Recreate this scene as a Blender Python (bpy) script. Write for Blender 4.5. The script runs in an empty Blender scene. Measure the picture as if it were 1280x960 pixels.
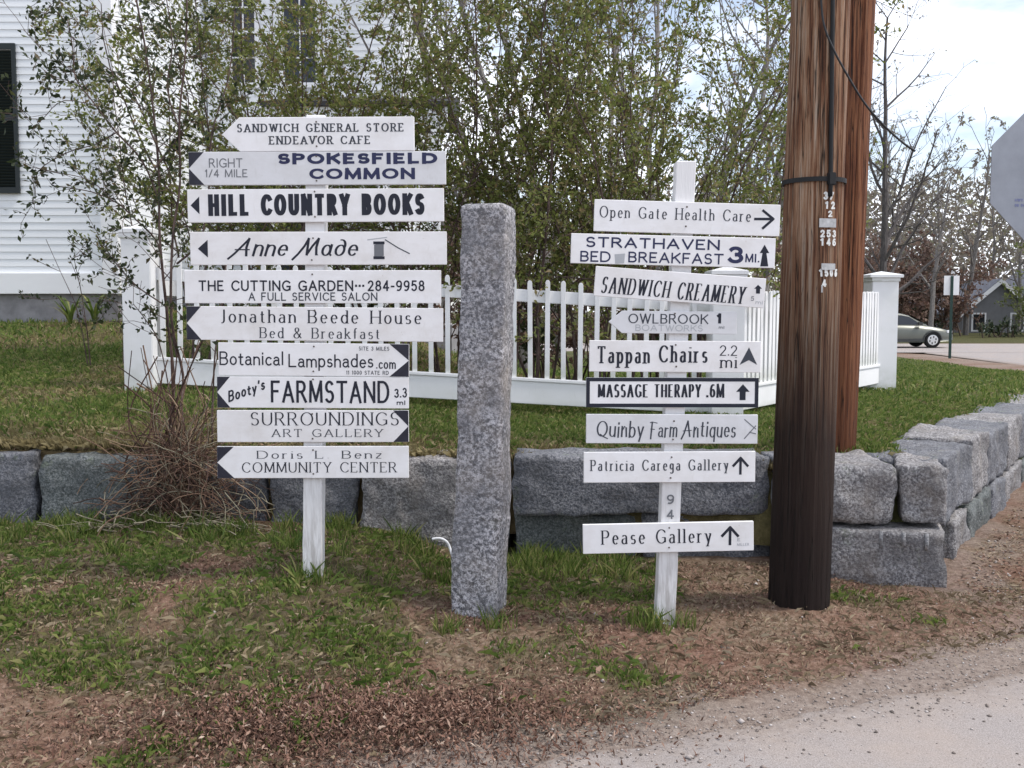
import bpy, bmesh, math, random
import numpy as np
from mathutils import Vector, Matrix, noise as mnoise

S = bpy.context.scene
R = math.radians
# ------------------------------------------------------------------ camera
FPX, PITCH, CAMZ = 1240.0, math.atan(90/1240.0), 1.5
cd = bpy.data.cameras.new('camera'); cam = bpy.data.objects.new('camera', cd)
S.collection.objects.link(cam)
cd.sensor_width = 36; cd.lens = 36*FPX/1280; cd.clip_start = .05; cd.clip_end = 3000
cam.location = (0, 0, CAMZ); cam.rotation_euler = (math.pi/2-PITCH, 0, 0)
S.camera = cam
# ------------------------------------------------------------------ light
SUN_DIR = Vector((.70, -.12, 1.10)).normalized()
w = bpy.data.worlds.new('World'); S.world = w; w.use_nodes = True
nt = w.node_tree; nt.nodes.clear()
o_ = nt.nodes.new('ShaderNodeOutputWorld'); bg = nt.nodes.new('ShaderNodeBackground')
sky = nt.nodes.new('ShaderNodeTexSky'); sky.sky_type = 'NISHITA'; sky.sun_disc = False
sky.sun_elevation = math.asin(SUN_DIR.z); sky.sun_rotation = math.atan2(SUN_DIR.x, SUN_DIR.y)
tc = nt.nodes.new('ShaderNodeTexCoord'); mp = nt.nodes.new('ShaderNodeMapping')
mp.inputs['Scale'].default_value = (1.6, 1.6, 4.5)
nz = nt.nodes.new('ShaderNodeTexNoise'); nz.inputs['Scale'].default_value = 2.0; nz.inputs['Detail'].default_value = 7
nz.inputs['Roughness'].default_value = .55
rp = nt.nodes.new('ShaderNodeValToRGB'); rp.color_ramp.elements[0].position = .42; rp.color_ramp.elements[1].position = .60
rp.color_ramp.elements[0].color = (.22, .22, .22, 1)
mx = nt.nodes.new('ShaderNodeMix'); mx.data_type = 'RGBA'
mx.inputs[7].default_value = (10.0, 10.35, 11.3, 1)
L = nt.links.new
L(tc.outputs['Generated'], mp.inputs['Vector']); L(mp.outputs[0], nz.inputs['Vector']); L(nz.outputs[0], rp.inputs[0])
L(rp.outputs[0], mx.inputs[0]); L(sky.outputs[0], mx.inputs[6]); L(mx.outputs[2], bg.inputs[0])
bg.inputs[1].default_value = .10
L(bg.outputs[0], o_.inputs[0])
sd = bpy.data.lights.new('sun', 'SUN'); sd.energy = 2.1; sd.angle = R(11); sd.color = (1, .95, .88)
so = bpy.data.objects.new('sun', sd); S.collection.objects.link(so)
so.rotation_euler = SUN_DIR.to_track_quat('Z', 'Y').to_euler()
S.view_settings.view_transform = 'Standard'; S.view_settings.look = 'None'
S.view_settings.gamma = 1; S.view_settings.exposure = .74; S.view_settings.use_curve_mapping = False
S.cycles.max_bounces = 6; S.cycles.transparent_max_bounces = 8

rng = np.random.default_rng(11); random.seed(5)

# ------------------------------------------------------------------ helpers
def P(px, py, Y):
    """a pixel of the 1280x960 photograph at distance Y -> world point"""
    u, v = (px-640)/FPX, (480-py)/FPX
    d = Vector((u, math.cos(PITCH)+v*math.sin(PITCH), -math.sin(PITCH)+v*math.cos(PITCH)))
    return Vector((0, 0, CAMZ)) + d*(Y/d.y)
def ppm(p):
    """pixels per metre at a world point"""
    return FPX/(p.y*math.cos(PITCH)-(p.z-CAMZ)*math.sin(PITCH))
def link(o, parent=None):
    S.collection.objects.link(o)
    if parent is not None: o.parent = parent
    return o
def tag(o, label=None, cat=None, group=None, kind=None):
    if label: o['label'] = label
    if cat: o['category'] = cat
    if group: o['group'] = group
    if kind: o['kind'] = kind
    return o
def thing(name, label, cat, loc=(0, 0, 0), rz=0, group=None):
    o = bpy.data.objects.new(name, None); o.empty_display_size = .1
    o.location = loc; o.rotation_euler = (0, 0, rz)
    return tag(link(o), label, cat, group)
class MB:
    def __init__(s): s.v = []; s.f = []
    def add(s, vs, fs):
        n = len(s.v); s.v += [tuple(p) for p in vs]; s.f += [tuple(i+n for i in f) for f in fs]; return s
    def box(s, c, h, rz=0, rx=0):
        m = Matrix.Rotation(rz, 3, 'Z') @ Matrix.Rotation(rx, 3, 'X')
        vs = [Vector(c)+m@Vector((x*h[0], y*h[1], z*h[2])) for x in (-1, 1) for y in (-1, 1) for z in (-1, 1)]
        return s.add(vs, [(0, 1, 3, 2), (4, 6, 7, 5), (0, 4, 5, 1), (2, 3, 7, 6), (0, 2, 6, 4), (1, 5, 7, 3)])
    def lohi(s, a, b): return s.box([(a[i]+b[i])/2 for i in range(3)], [(b[i]-a[i])/2 for i in range(3)])
    def tube(s, pts, rad, n=6, cap=True):
        pts = [Vector(p) for p in pts]
        rad = rad if hasattr(rad, '__len__') else [rad]*len(pts)
        ref = Vector((.31, .21, .93)); base = len(s.v); vs = []; fs = []
        for i, p in enumerate(pts):
            t = (pts[min(i+1, len(pts)-1)]-pts[max(i-1, 0)])
            t = t.normalized() if t.length > 1e-9 else Vector((0, 0, 1))
            r_ = ref if abs(t.dot(ref)) < .95 else Vector((1, 0, 0))
            a = t.cross(r_).normalized(); b = t.cross(a)
            for k in range(n):
                q = 2*math.pi*k/n
                vs.append(p+(a*math.cos(q)+b*math.sin(q))*rad[i])
        for i in range(len(pts)-1):
            for k in range(n):
                k2 = (k+1) % n
                fs.append((i*n+k, i*n+k2, (i+1)*n+k2, (i+1)*n+k))
        if cap and n > 2:
            fs.append(tuple(range(n-1, -1, -1))); m = (len(pts)-1)*n; fs.append(tuple(range(m, m+n)))
        return s.add(vs, fs)
    def prism(s, poly, y0, y1):
        """2-D outline (x,z) given counter-clockwise, extruded in y"""
        n = len(poly)
        vs = [(x, y0, z) for x, z in poly]+[(x, y1, z) for x, z in poly]
        fs = [tuple(range(n)), tuple(range(2*n-1, n-1, -1))]
        fs += [((i+1) % n, i, n+i, n+(i+1) % n) for i in range(n)]
        return s.add(vs, fs)
    def build(s, name, m, parent=None, bevel=0, smooth=False, loc=None, seg=2):
        me = bpy.data.meshes.new(name); me.from_pydata(s.v, [], s.f)
        if bevel:
            bm = bmesh.new(); bm.from_mesh(me)
            bmesh.ops.recalc_face_normals(bm, faces=bm.faces)
            bmesh.ops.bevel(bm, geom=bm.edges[:], offset=bevel, segments=seg, affect='EDGES', clamp_overlap=True)
            bm.to_mesh(me); bm.free()
        me.materials.append(m)
        if smooth: me.polygons.foreach_set('use_smooth', [True]*len(me.polygons))
        o = bpy.data.objects.new(name, me)
        if loc is not None: o.location = loc
        return link(o, parent)
def np_mesh(name, v, q, m, parent=None, smooth=False):
    """numpy verts (n,3), faces (m,k)"""
    me = bpy.data.meshes.new(name); k = q.shape[1]
    me.vertices.add(len(v)); me.vertices.foreach_set('co', np.ascontiguousarray(v, np.float32).ravel())
    me.loops.add(q.size); me.loops.foreach_set('vertex_index', np.ascontiguousarray(q, np.int32).ravel())
    me.polygons.add(len(q)); me.polygons.foreach_set('loop_start', np.arange(0, q.size, k, dtype=np.int32))
    me.polygons.foreach_set('loop_total', np.full(len(q), k, np.int32))
    if smooth: me.polygons.foreach_set('use_smooth', np.ones(len(q), bool))
    me.update(calc_edges=True); me.validate(); me.materials.append(m)
    return link(bpy.data.objects.new(name, me), parent)
def copy_tree(o, parent=None):
    c = o.copy(); link(c, parent)
    for ch in list(o.children): copy_tree(ch, c)
    return c
_tab = np.random.default_rng(3).random((256, 256))
def vn(x, y, s=1.0, seed=0):
    """2-D value noise 0..1, vectorised"""
    x = np.asarray(x, float)*s+seed*17.3; y = np.asarray(y, float)*s+seed*31.7
    xi = np.floor(x).astype(int); yi = np.floor(y).astype(int); fx = x-xi; fy = y-yi
    fx = fx*fx*(3-2*fx); fy = fy*fy*(3-2*fy)
    g = lambda a, b: _tab[a % 256, b % 256]
    return (g(xi, yi)*(1-fx)+g(xi+1, yi)*fx)*(1-fy)+(g(xi, yi+1)*(1-fx)+g(xi+1, yi+1)*fx)*fy
def fbm(x, y, s=1.0, seed=0, n=4):
    a = 0; t = 0
    for i in range(n): k = .5**i; a = a+k*vn(x, y, s*2**i, seed+i); t += k
    return a/t
def sst(a, b, x):
    t = np.clip((np.asarray(x, float)-a)/(b-a), 0, 1); return t*t*(3-2*t)

# ------------------------------------------------------------------ materials
class NM:
    def __init__(s, name, rough=.7, spec=.3):
        s.m = bpy.data.materials.new(name); s.m.use_nodes = True; s.t = s.m.node_tree
        s.b = s.t.nodes['Principled BSDF']; s.b.inputs['Roughness'].default_value = rough
        s.b.inputs['Specular IOR Level'].default_value = spec
        s.c = s.t.nodes.new('ShaderNodeTexCoord')
    def n(s, t): return s.t.nodes.new('ShaderNode'+t)
    def l(s, a, b): s.t.links.new(a, b)
    def noise(s, scale, detail=4, rough=.6, sc=(1, 1, 1), loc=(0, 0, 0)):
        mp = s.n('Mapping'); mp.inputs['Scale'].default_value = sc; mp.inputs['Location'].default_value = loc
        s.l(s.c.outputs['Object'], mp.inputs['Vector'])
        z = s.n('TexNoise'); z.inputs['Scale'].default_value = scale; z.inputs['Detail'].default_value = detail
        z.inputs['Roughness'].default_value = rough; s.l(mp.outputs[0], z.inputs['Vector']); return z.outputs[0]
    def ramp(s, src, stops, interp='LINEAR'):
        r = s.n('ValToRGB'); r.color_ramp.interpolation = interp; e = r.color_ramp.elements
        while len(e) < len(stops): e.new(.5)
        for i, (p, c) in enumerate(stops):
            e[i].position = p
            c = (c, c, c) if not hasattr(c, '__len__') else c
            e[i].color = (*c, 1)
        s.l(src, r.inputs[0]); return r.outputs[0]
    def mix(s, fac, a, b, mode='MIX'):
        m = s.n('Mix'); m.data_type = 'RGBA'; m.blend_type = mode
        for k, x in ((0, fac), (6, a), (7, b)):
            if hasattr(x, 'is_linked') or hasattr(x, 'links'): s.l(x, m.inputs[k])
            else: m.inputs[k].default_value = x if k == 0 else (*x, 1)
        return m.outputs[2]
    def col(s, x):
        if hasattr(x, 'links'): s.l(x, s.b.inputs['Base Color'])
        else: s.b.inputs['Base Color'].default_value = (*x, 1)
        return s
    def bump(s, src, strength=.3, dist=.01):
        b = s.n('Bump'); b.inputs['Strength'].default_value = strength; b.inputs['Distance'].default_value = dist
        s.l(src, b.inputs['Height'])
        prev = s.b.inputs['Normal']
        if prev.is_linked: s.l(prev.links[0].from_socket, b.inputs['Normal'])
        s.l(b.outputs[0], prev); return s
    def island(s):
        g = s.n('NewGeometry'); return g.outputs['Random Per Island']
M = {}
def mk(key, base, rough=.7, spec=.3, var=.0, scale=6, bump=0, metallic=0):
    m = NM(key, rough, spec)
    if var:
        z = m.noise(scale, 5)
        m.col(m.ramp(z, [(.3, [c*(1-var) for c in base]), (.7, [min(1, c*(1+var)) for c in base])]))
        if bump: m.bump(z, bump, .01)
    else: m.col(base)
    m.b.inputs['Metallic'].default_value = metallic
    M[key] = m.m; return m.m
# painted sign boards: white paint with grime and faint brush marks
def board_mat(key, base, dirt, seed):
    m = NM(key, .5, .35)
    a = m.noise(5, 6, .65, (1, 1, 1.6), (seed, 0, seed)); d = m.noise(60, 3, .6, (1, 1, .25))
    c = m.mix(m.ramp(a, [(.42, 0), (.75, .55)]), base, dirt); sp = m.noise(38, 5, .8, loc=(seed, 4, 2)); c = m.mix(m.ramp(sp, [(.66, 0), (.72, .5)]), c, (.40, .34, .28))
    c = m.mix(m.ramp(d, [(.60, 0), (.85, .35)]), c, dirt)
    m.col(c).bump(d, .12, .002).bump(a, .05, .01); M[key] = m.m
board_mat('board_white', (.80, .79, .80), (.60, .57, .54), 0)
board_mat('board_warm', (.78, .765, .77), (.54, .50, .46), 3)
board_mat('board_grey', (.66, .66, .68), (.46, .45, .43), 7)
def post_mat():
    m = NM('post_paint', .65, .25)
    g = m.noise(9, 6, .65, (6, 6, .7)); e = m.noise(30, 3, .6, (3, 3, .5))
    h = m.n('SeparateXYZ'); m.l(m.c.outputs['Object'], h.inputs[0])
    low = m.ramp(h.outputs[2], [(0, .85), (.35, .25), (1.0, .05)])
    worn = m.n('Math'); worn.operation = 'MULTIPLY'
    m.l(m.ramp(g, [(.42, 0), (.6, 1)]), worn.inputs[0]); m.l(low, worn.inputs[1])
    c = m.mix(worn.outputs[0], (.74, .73, .73), (.30, .27, .25))
    m.col(c).bump(e, .3, .004).bump(g, .25, .004); M['post_paint'] = m.m
post_mat()
mk('ink', (.018, .02, .032), .55, .25); mk('ink_navy', (.022, .026, .075), .5, .3)
mk('ink_grey', (.16, .165, .18), .6, .2); mk('ink_pale', (.40, .41, .43), .6, .2)
mk('ink_soft', (.055, .06, .075), .6, .2)
mk('board_black', (.022, .022, .035), .5, .3, .3, 30)
mk('nail', (.12, .10, .09), .5, .4, metallic=.6)
def fence_mat():
    m = NM('fence_white', .42, .4)
    a = m.noise(2.2, 6, .65); s_ = m.noise(10, 4, .6, (4, 4, .5))
    c = m.mix(m.ramp(a, [(.45, 0), (.8, .5)]), (.80, .80, .81), (.60, .61, .58))
    c = m.mix(m.ramp(s_, [(.62, 0), (.85, .4)]), c, (.52, .52, .47))
    h = m.n('SeparateXYZ'); m.l(m.c.outputs['Generated'], h.inputs[0]); lo = m.n('Math'); lo.operation = 'MULTIPLY'
    m.l(m.ramp(h.outputs[2], [(0, .75), (.10, .35), (.25, 0)]), lo.inputs[0]); m.l(m.ramp(m.noise(7, 5, .7), [(.35, .1), (.6, 1)]), lo.inputs[1])
    c = m.mix(lo.outputs[0], c, (.34, .36, .27))
    m.col(c).bump(s_, .08, .004); M['fence_white'] = m.m
fence_mat()
def clap_mat(key, base):
    m = NM(key, .5, .35)
    a = m.noise(1.1, 6, .65, (.5, .5, 1.5)); b = m.noise(14, 4, .6, (.3, .3, 3))
    c = m.mix(m.ramp(a, [(.4, 0), (.8, .45)]), base, [k*.80 for k in base])
    m.col(c).bump(b, .10, .006); M[key] = m.m
clap_mat('clapboard', (.78, .80, .82)); clap_mat('trim_white', (.82, .82, .83))
def granite(key, dark, mid, light, lich=.0, sc=1.0):
    m = NM(key, .8, .25)
    a = m.noise(95*sc, 3, .75); b = m.noise(42*sc, 3, .7, loc=(5, 2, 1)); g = m.noise(3.2, 6, .65); f = m.noise(14, 5, .7)
    sp = m.ramp(a, [(.40, dark), (.50, mid), (.60, light)])
    sp = m.mix(m.ramp(b, [(.56, 0), (.62, .75)]), sp, dark)
    stain = m.mix(m.ramp(g, [(.38, 0), (.66, .75)]), sp, [c*.5 for c in mid]); rg = m.noise(1.7, 5, .7, loc=(3, 8, 1)); stain = m.mix(m.ramp(rg, [(.5, 0), (.7, .4)]), stain, (mid[0]*1.25, mid[1]*1.08, mid[2]*.85))
    if lich:
        lz = m.noise(6, 6, .75, loc=(9, 4, 2))
        stain = m.mix(m.ramp(lz, [(.58, 0), (.70, lich)]), stain, (.20, .23, .16))
    m.col(stain).bump(a, .3, .006).bump(f, .9, .035); M[key] = m.m
granite('granite_post', (.085, .085, .095), (.33, .325, .345), (.62, .60, .63), .3, .62)
granite('granite_wall', (.075, .08, .095), (.175, .18, .20), (.29, .29, .31), .7, .8)
granite('granite_wall_pale', (.11, .105, .11), (.27, .26, .265), (.44, .43, .43), .5, .7)
granite('granite_wall_mossy', (.065, .075, .075), (.14, .155, .155), (.23, .24, .24), .9, .8)
granite('granite_scar', (.22, .22, .23), (.34, .34, .35), (.44, .44, .45), .2, .8)
def pole_mat(key, top, mid, grey, low, z_lo, z_hi):
    m = NM(key, .75, .25)
    g = m.noise(7, 7, .7, (9, 9, .22)); f = m.noise(22, 4, .7, (7, 7, .16)); b = m.noise(1.1, 4, .6, (2.5, 2.5, .5))
    c = m.ramp(g, [(.34, [k*.22 for k in mid]), (.43, mid), (.52, top), (.62, grey)])
    c = m.mix(m.ramp(b, [(.40, 0), (.65, .6)]), c, mid)
    h = m.n('SeparateXYZ'); m.l(m.c.outputs['Object'], h.inputs[0])
    mr = m.n('MapRange'); mr.inputs[1].default_value = z_lo; mr.inputs[2].default_value = z_hi
    ad = m.n('Math'); ad.operation = 'MULTIPLY_ADD'; m.l(b, ad.inputs[0]); ad.inputs[1].default_value = .9; m.l(h.outputs[2], ad.inputs[2])
    m.l(ad.outputs[0], mr.inputs[0])
    c = m.mix(m.ramp(mr.outputs[0], [(0, .98), (.35, .92), (.7, .42), (1, 0)]), c, low)
    c = m.mix(m.ramp(f, [(.30, .8), (.40, 0)]), c, (.02, .012, .01))
    k = m.noise(4.5, 3, .55, (5, 5, .13), (2, 7, 0)); k2 = m.noise(9, 2, .5, (5, 5, .10), (8, 1, 3))
    c = m.mix(m.ramp(k, [(.488, 0), (.5, .95), (.512, 0)]), c, (.012, .008, .006)); c = m.mix(m.ramp(k2, [(.49, 0), (.5, .8), (.508, 0)]), c, (.014, .009, .007))
    m.col(c).bump(g, .7, .014).bump(f, .6, .008).bump(m.ramp(k, [(.485, 1), (.5, 0), (.515, 1)]), .8, .012); M[key] = m.m
pole_mat('pole_wood', (.27, .155, .09), (.145, .06, .03), (.36, .275, .21), (.010, .0055, .005), .75, 2.35)
pole_mat('pole_red', (.21, .085, .038), (.11, .036, .016), (.26, .125, .065), (.09, .03, .012), .0, 1.2)
mk('zinc', (.42, .42, .42), .5, .5, .25, 40, metallic=.35); mk('alum_digit', (.62, .62, .60), .5, .5, .2, 60)
mk('black_strap', (.012, .012, .013), .6, .3); mk('cable', (.01, .01, .011), .5, .4)
mk('roof_dark', (.05, .05, .055), .85, .2, .35, 12); mk('shutter_dark', (.008, .014, .015), .45, .4)
mk('glass_dark', (.015, .018, .022), .12, .6); mk('concrete', (.26, .25, .26), .9, .2, .3, 5, .4)
mk('sign_back', (.27, .285, .32), .5, .4, .12, 7, metallic=.3); mk('stop_red', (.45, .02, .025), .45, .4)
mk('sticker_blue', (.16, .18, .34), .6, .3); mk('green_post', (.018, .045, .038), .6, .3)
def bark(key, a, b):
    m = NM(key, .9, .15); z = m.noise(14, 6, .7, (2, 2, .5))
    m.col(m.ramp(z, [(.35, a), (.65, b)])).bump(z, .6, .02); M[key] = m.m
bark('bark_grey', (.055, .05, .05), (.15, .135, .13)); bark('bark_brown', (.035, .026, .02), (.105, .08, .06))
bark('bark_stem', (.045, .03, .028), (.16, .115, .10)); bark('bark_light', (.11, .10, .095), (.25, .23, .215)); bark('bark_pale', (.16, .14, .10), (.30, .27, .20))
def leaf(key, stops, trans=.35, rough=.55):
    m = NM(key, rough, .3); c = m.ramp(m.island(), stops); m.col(c)
    tr = m.n('BsdfTranslucent'); m.l(c, tr.inputs[0]); mxs = m.n('MixShader'); mxs.inputs[0].default_value = trans
    out = [n for n in m.t.nodes if n.type == 'OUTPUT_MATERIAL'][0]
    m.l(m.b.outputs[0], mxs.inputs[1]); m.l(tr.outputs[0], mxs.inputs[2]); m.l(mxs.outputs[0], out.inputs[0])
    M[key] = m.m
leaf('leaf_olive', [(0, (.09, .11, .03)), (.4, (.17, .20, .05)), (.75, (.25, .275, .085)), (.93, (.27, .19, .10)), (1, (.34, .34, .16))], .45)
leaf('leaf_dark', [(0, (.022, .035, .016)), (.5, (.045, .06, .026)), (.9, (.085, .10, .04)), (1, (.12, .09, .05))])
leaf('leaf_rust', [(0, (.12, .07, .055)), (.5, (.20, .125, .10)), (1, (.27, .19, .14))], .3)
leaf('leaf_spring', [(0, (.09, .12, .03)), (.6, (.16, .19, .055)), (1, (.24, .25, .10))])
leaf('leaf_bud', [(0, (.15, .125, .10)), (.6, (.24, .20, .165)), (1, (.27, .27, .16))], .35)
leaf('leaf_fir', [(0, (.02, .035, .018)), (.6, (.04, .06, .03)), (1, (.08, .09, .04))], .15)
leaf('grass_green', [(0, (.055, .095, .018)), (.4, (.115, .175, .036)), (.75, (.19, .24, .06)), (1, (.31, .28, .12))], .4)
leaf('grass_dry', [(0, (.13, .105, .05)), (.5, (.25, .205, .10)), (1, (.38, .32, .18))], .25)
leaf('litter', [(0, (.04, .022, .015)), (.35, (.115, .058, .04)), (.75, (.215, .12, .086)), (.96, (.30, .20, .15)), (1, (.42, .33, .26))], .08, .85)
leaf('straw', [(0, (.12, .085, .05)), (.6, (.24, .185, .115)), (1, (.38, .31, .21))], .1, .8)
leaf('vine', [(0, (.035, .02, .016)), (.5, (.105, .058, .042)), (.85, (.19, .12, .08)), (1, (.30, .22, .15))], .0, .85)
def ground_mat():
    m = NM('ground_soil', .95, .1)
    a = m.noise(1.3, 6, .65); b = m.noise(28, 5, .75); c_ = m.noise(160, 2, .6)
    base = m.ramp(b, [(.30, (.08, .053, .036)), (.50, (.185, .13, .09)), (.68, (.30, .235, .18))])
    red = m.ramp(b, [(.3, (.075, .038, .027)), (.5, (.185, .105, .076)), (.7, (.29, .185, .145))])
    c = m.mix(m.ramp(a, [(.40, 0), (.58, .9)]), base, red)
    at = m.n('Attribute'); at.attribute_name = 'turf'
    turf = m.ramp(b, [(.3, (.025, .03, .012)), (.5, (.06, .065, .025)), (.7, (.12, .11, .05))])
    c = m.mix(at.outputs['Fac'], c, turf)
    at2 = m.n('Attribute'); at2.attribute_name = 'sand'
    sand = m.ramp(b, [(.3, (.17, .13, .11)), (.55, (.27, .22, .19)), (.75, (.36, .31, .27))])
    c = m.mix(at2.outputs['Fac'], c, sand)
    m.col(c).bump(b, .8, .03).bump(c_, .5, .006); M['ground_soil'] = m.m
    m = NM('lawn_soil', .95, .1); b = m.noise(9, 6, .75); a = m.noise(.8, 5, .6)
    g = m.ramp(b, [(.3, (.028, .038, .012)), (.52, (.07, .085, .028)), (.72, (.13, .125, .05))])
    br = m.ramp(b, [(.3, (.06, .045, .025)), (.52, (.14, .105, .055)), (.72, (.22, .17, .09))])
    at = m.n('Attribute'); at.attribute_name = 'dry'
    m.col(m.mix(at.outputs['Fac'], g, br)).bump(b, .7, .04); M['lawn_soil'] = m.m
    m = NM('asphalt_worn', .9, .2); a = m.noise(1.2, 6, .65); b = m.noise(190, 2, .7); d = m.noise(45, 4, .7, loc=(3, 1, 0))
    c = m.ramp(b, [(.35, (.20, .18, .172)), (.5, (.29, .262, .252)), (.66, (.365, .335, .325))])
    c = m.mix(m.ramp(a, [(.45, 0), (.68, .5)]), c, (.36, .29, .24))
    ae = m.n('Attribute'); ae.attribute_name = 'edge'; ez = m.noise(16, 6, .75); em = m.n('Math'); em.operation = 'MULTIPLY'; m.l(ae.outputs['Fac'], em.inputs[0]); m.l(m.ramp(ez, [(.35, .35), (.6, 1)]), em.inputs[1])
    c = m.mix(em.outputs[0], c, m.mix(m.ramp(d, [(.4, 0), (.6, 1)]), (.25, .20, .165), (.15, .115, .095)))
    c = m.mix(m.ramp(d, [(.64, 0), (.72, .6)]), c, (.15, .12, .11))
    m.col(c).bump(b, .5, .004).bump(d, .2, .006); M['asphalt_worn'] = m.m
ground_mat()

# ------------------------------------------------------------------ terrain
FRONT = [(-40, 6.3), (-9, 6.15), (-3, 6.12), (-.4, 6.0), (.05, 6.0), (1.6, 5.85), (2.55, 5.75)]
SIDE = [(2.55, 5.75), (4.6, 8.9), (8.0, 13.6), (12.4, 21), (13.0, 25), (13.6, 30), (14.3, 36.4)]
EDGE = [(-4, .6), (-1.6, 2.3), (-.6, 2.85), (.2, 3.26), (1.2, 3.66), (2.1, 4.09), (3.3, 5.0), (4.6, 6.6), (6.9, 9.6), (10.4, 15.5), (13.6, 21.5), (14.4, 27), (15.2, 36.62)]
OUTER = [(-2, -5), (0, -5), (3, -5), (6, -4), (9, -3), (13, -1), (17, 1), (22, 4), (28, 8), (34, 15), (38, 21.5), (40, 27), (42, 36.62)]
def interp(line, x): return np.interp(x, [p[0] for p in line], [p[1] for p in line])
def in_road(x, y, off=0):   # right of / below the verge edge
    return (np.asarray(y) < interp(EDGE, x)-off) | (np.asarray(y) > 36.5)
def gz(x, y):
    """height of the lower ground (verge, shoulder, street)"""
    x = np.asarray(x, float); y = np.asarray(y, float)
    z = .20*sst(-.05, -1.1, x)*sst(3.3, 5.0, y)
    bump = (fbm(x, y, 1.3, 2)-.5)*.07+(fbm(x, y, 6, 4, 3)-.5)*.035
    free = sst(-.05, .35, y-interp(EDGE, x))*(1-sst(30, 36, y))
    z = z+bump*free
    z = z+.055*np.exp(-(((x+.55)/.6)**2+((y-3.45)/.22)**2))          # low heap of raked litter
    z = z-.09*sst(1.5, 2.0, x)*np.exp(-((y-5.75)/.45)**2)*free-.13*sst(1.9, 2.7, x)*sst(5.3, 8.2, y)*(1-sst(11, 20, y))*free
    for px_, py_, k_, s_ in ((1.42, 4.95, .045, .24), (.71, 4.66, .025, .12), (-.16, 4.83, .03, .24), (-.97, 4.80, .02, .13)):   # soil heaped at the posts
        z = z+k_*np.exp(-((x-px_)**2+(y-py_)**2)/s_**2)
    z = z-.012*sst(.15, -.1, y-interp(EDGE, x))
    z = np.where(y > 46.9, z+.9*sst(47, 90, y)+.012, z)
    return z
def lz(x, y):
    """height of the raised lawn"""
    x = np.asarray(x, float); y = np.asarray(y, float)
    left = sst(.6, -3.2, x)
    z = .60+left*.092*(np.clip(y, 5.6, 16)-5.6)-(1-left)*.53*sst(10, 27, y)
    z = z-left*1.2*sst(19, 36, y)
    back = np.where(x <= 2.5, y-interp(FRONT, x), np.minimum(y-5.75, (x-interp([(b_, a_) for a_, b_ in SIDE], y))*-.84))
    z = z-(.05+.05*sst(1.2, 2.2, x))*sst(.62, .32, back)-.12*sst(2.2, 3.4, x)*sst(1.6, .2, back)*sst(5.8, 8, y)
    return z+(fbm(x, y, 1.1, 7)-.5)*.07*(1-sst(24, 32, y))
def turf(x, y):
    n = fbm(x, y, 2.2, 12, 4)
    b = .14*sst(3.9, 4.9, y)-.36*sst(.7, 1.3, x)-.12*sst(4.3, 3.5, y)+.05*sst(0, -2, x)+.06*np.exp(-((y-interp(FRONT, x)+.25)/.3)**2)
    return sst(.40, .68, n+b)
def sand(x, y):
    n = fbm(x, y, 3, 15, 4); d = y-interp(EDGE, x)
    return np.clip(sst(.55, .05, d+(n-.5)*.5)+sst(1.6, 3.0, x)*.6*sst(.35, .6, n), 0, 1)
def dry(x, y):
    n = fbm(x, y, .9, 21, 4)
    return np.clip(sst(.42, .60, n)*.85+sst(1.3, .2, y-interp(FRONT, x))*.75-.65*sst(1.0, 3, x), 0, 1)
def attr(o, name, vals):
    a = o.data.attributes.new(name, 'FLOAT', 'POINT'); a.data.foreach_set('value', np.asarray(vals, np.float32))
def grid_faces(nr, nc):
    i = np.arange(nr-1)[:, None]*nc+np.arange(nc-1)[None, :]
    return np.stack([i, i+1, i+nc+1, i+nc], -1).reshape(-1, 4)
gx = np.unique(np.concatenate([np.linspace(-900, -60, 12), np.linspace(-60, -6, 28), np.linspace(-6, 6.5, 315), np.linspace(6.5, 60, 50), np.linspace(60, 900, 12)]))
gy = np.unique(np.concatenate([np.linspace(-40, 1.5, 14), np.linspace(1.5, 7, 140), np.linspace(7, 60, 70), np.linspace(60, 1500, 24)]))
X, Y = np.meshgrid(gx, gy); Z = gz(X, Y)
Z = np.where(Y < interp(EDGE, X)-.15, -.05, Z); Z = np.where((Y > 36.8) & (Y < 46.6), -.06, Z)
ground = np_mesh('ground', np.stack([X, Y, Z], -1).reshape(-1, 3), grid_faces(len(gy), len(gx)), M['ground_soil'], smooth=True)
tag(ground, kind='structure')
far_green = sst(46.5, 47.5, Y)*.95
attr(ground, 'turf', np.maximum(turf(X, Y)*(Y < 9)*.8, far_green).ravel()); attr(ground, 'sand', (sand(X, Y)*(Y < 36)).ravel())
# raised lawn behind the wall
lx = np.unique(np.concatenate([np.linspace(-40, -8, 20), np.linspace(-8, 6, 180), np.linspace(6, 14.25, 60)]))
lt = np.linspace(0, 1, 110)**2
fy = np.where(lx <= 2.55, interp(FRONT, lx)+.16, interp(SIDE, lx)+.25)
lt = np.concatenate([[0], lt]); X = np.repeat(lx[None, :], len(lt), 0); Y = fy[None, :]+(36.3-fy[None, :])*lt[:, None]
Zl = lz(X, Y)
Zl[0] -= .45*sst(30, 20, fy); Y[0] -= .03
lawn = np_mesh('lawn', np.stack([X, Y, Zl], -1).reshape(-1, 3), grid_faces(*X.shape), M['lawn_soil'], smooth=True)
tag(lawn, kind='structure'); attr(lawn, 'dry', dry(X, Y).ravel())
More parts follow.
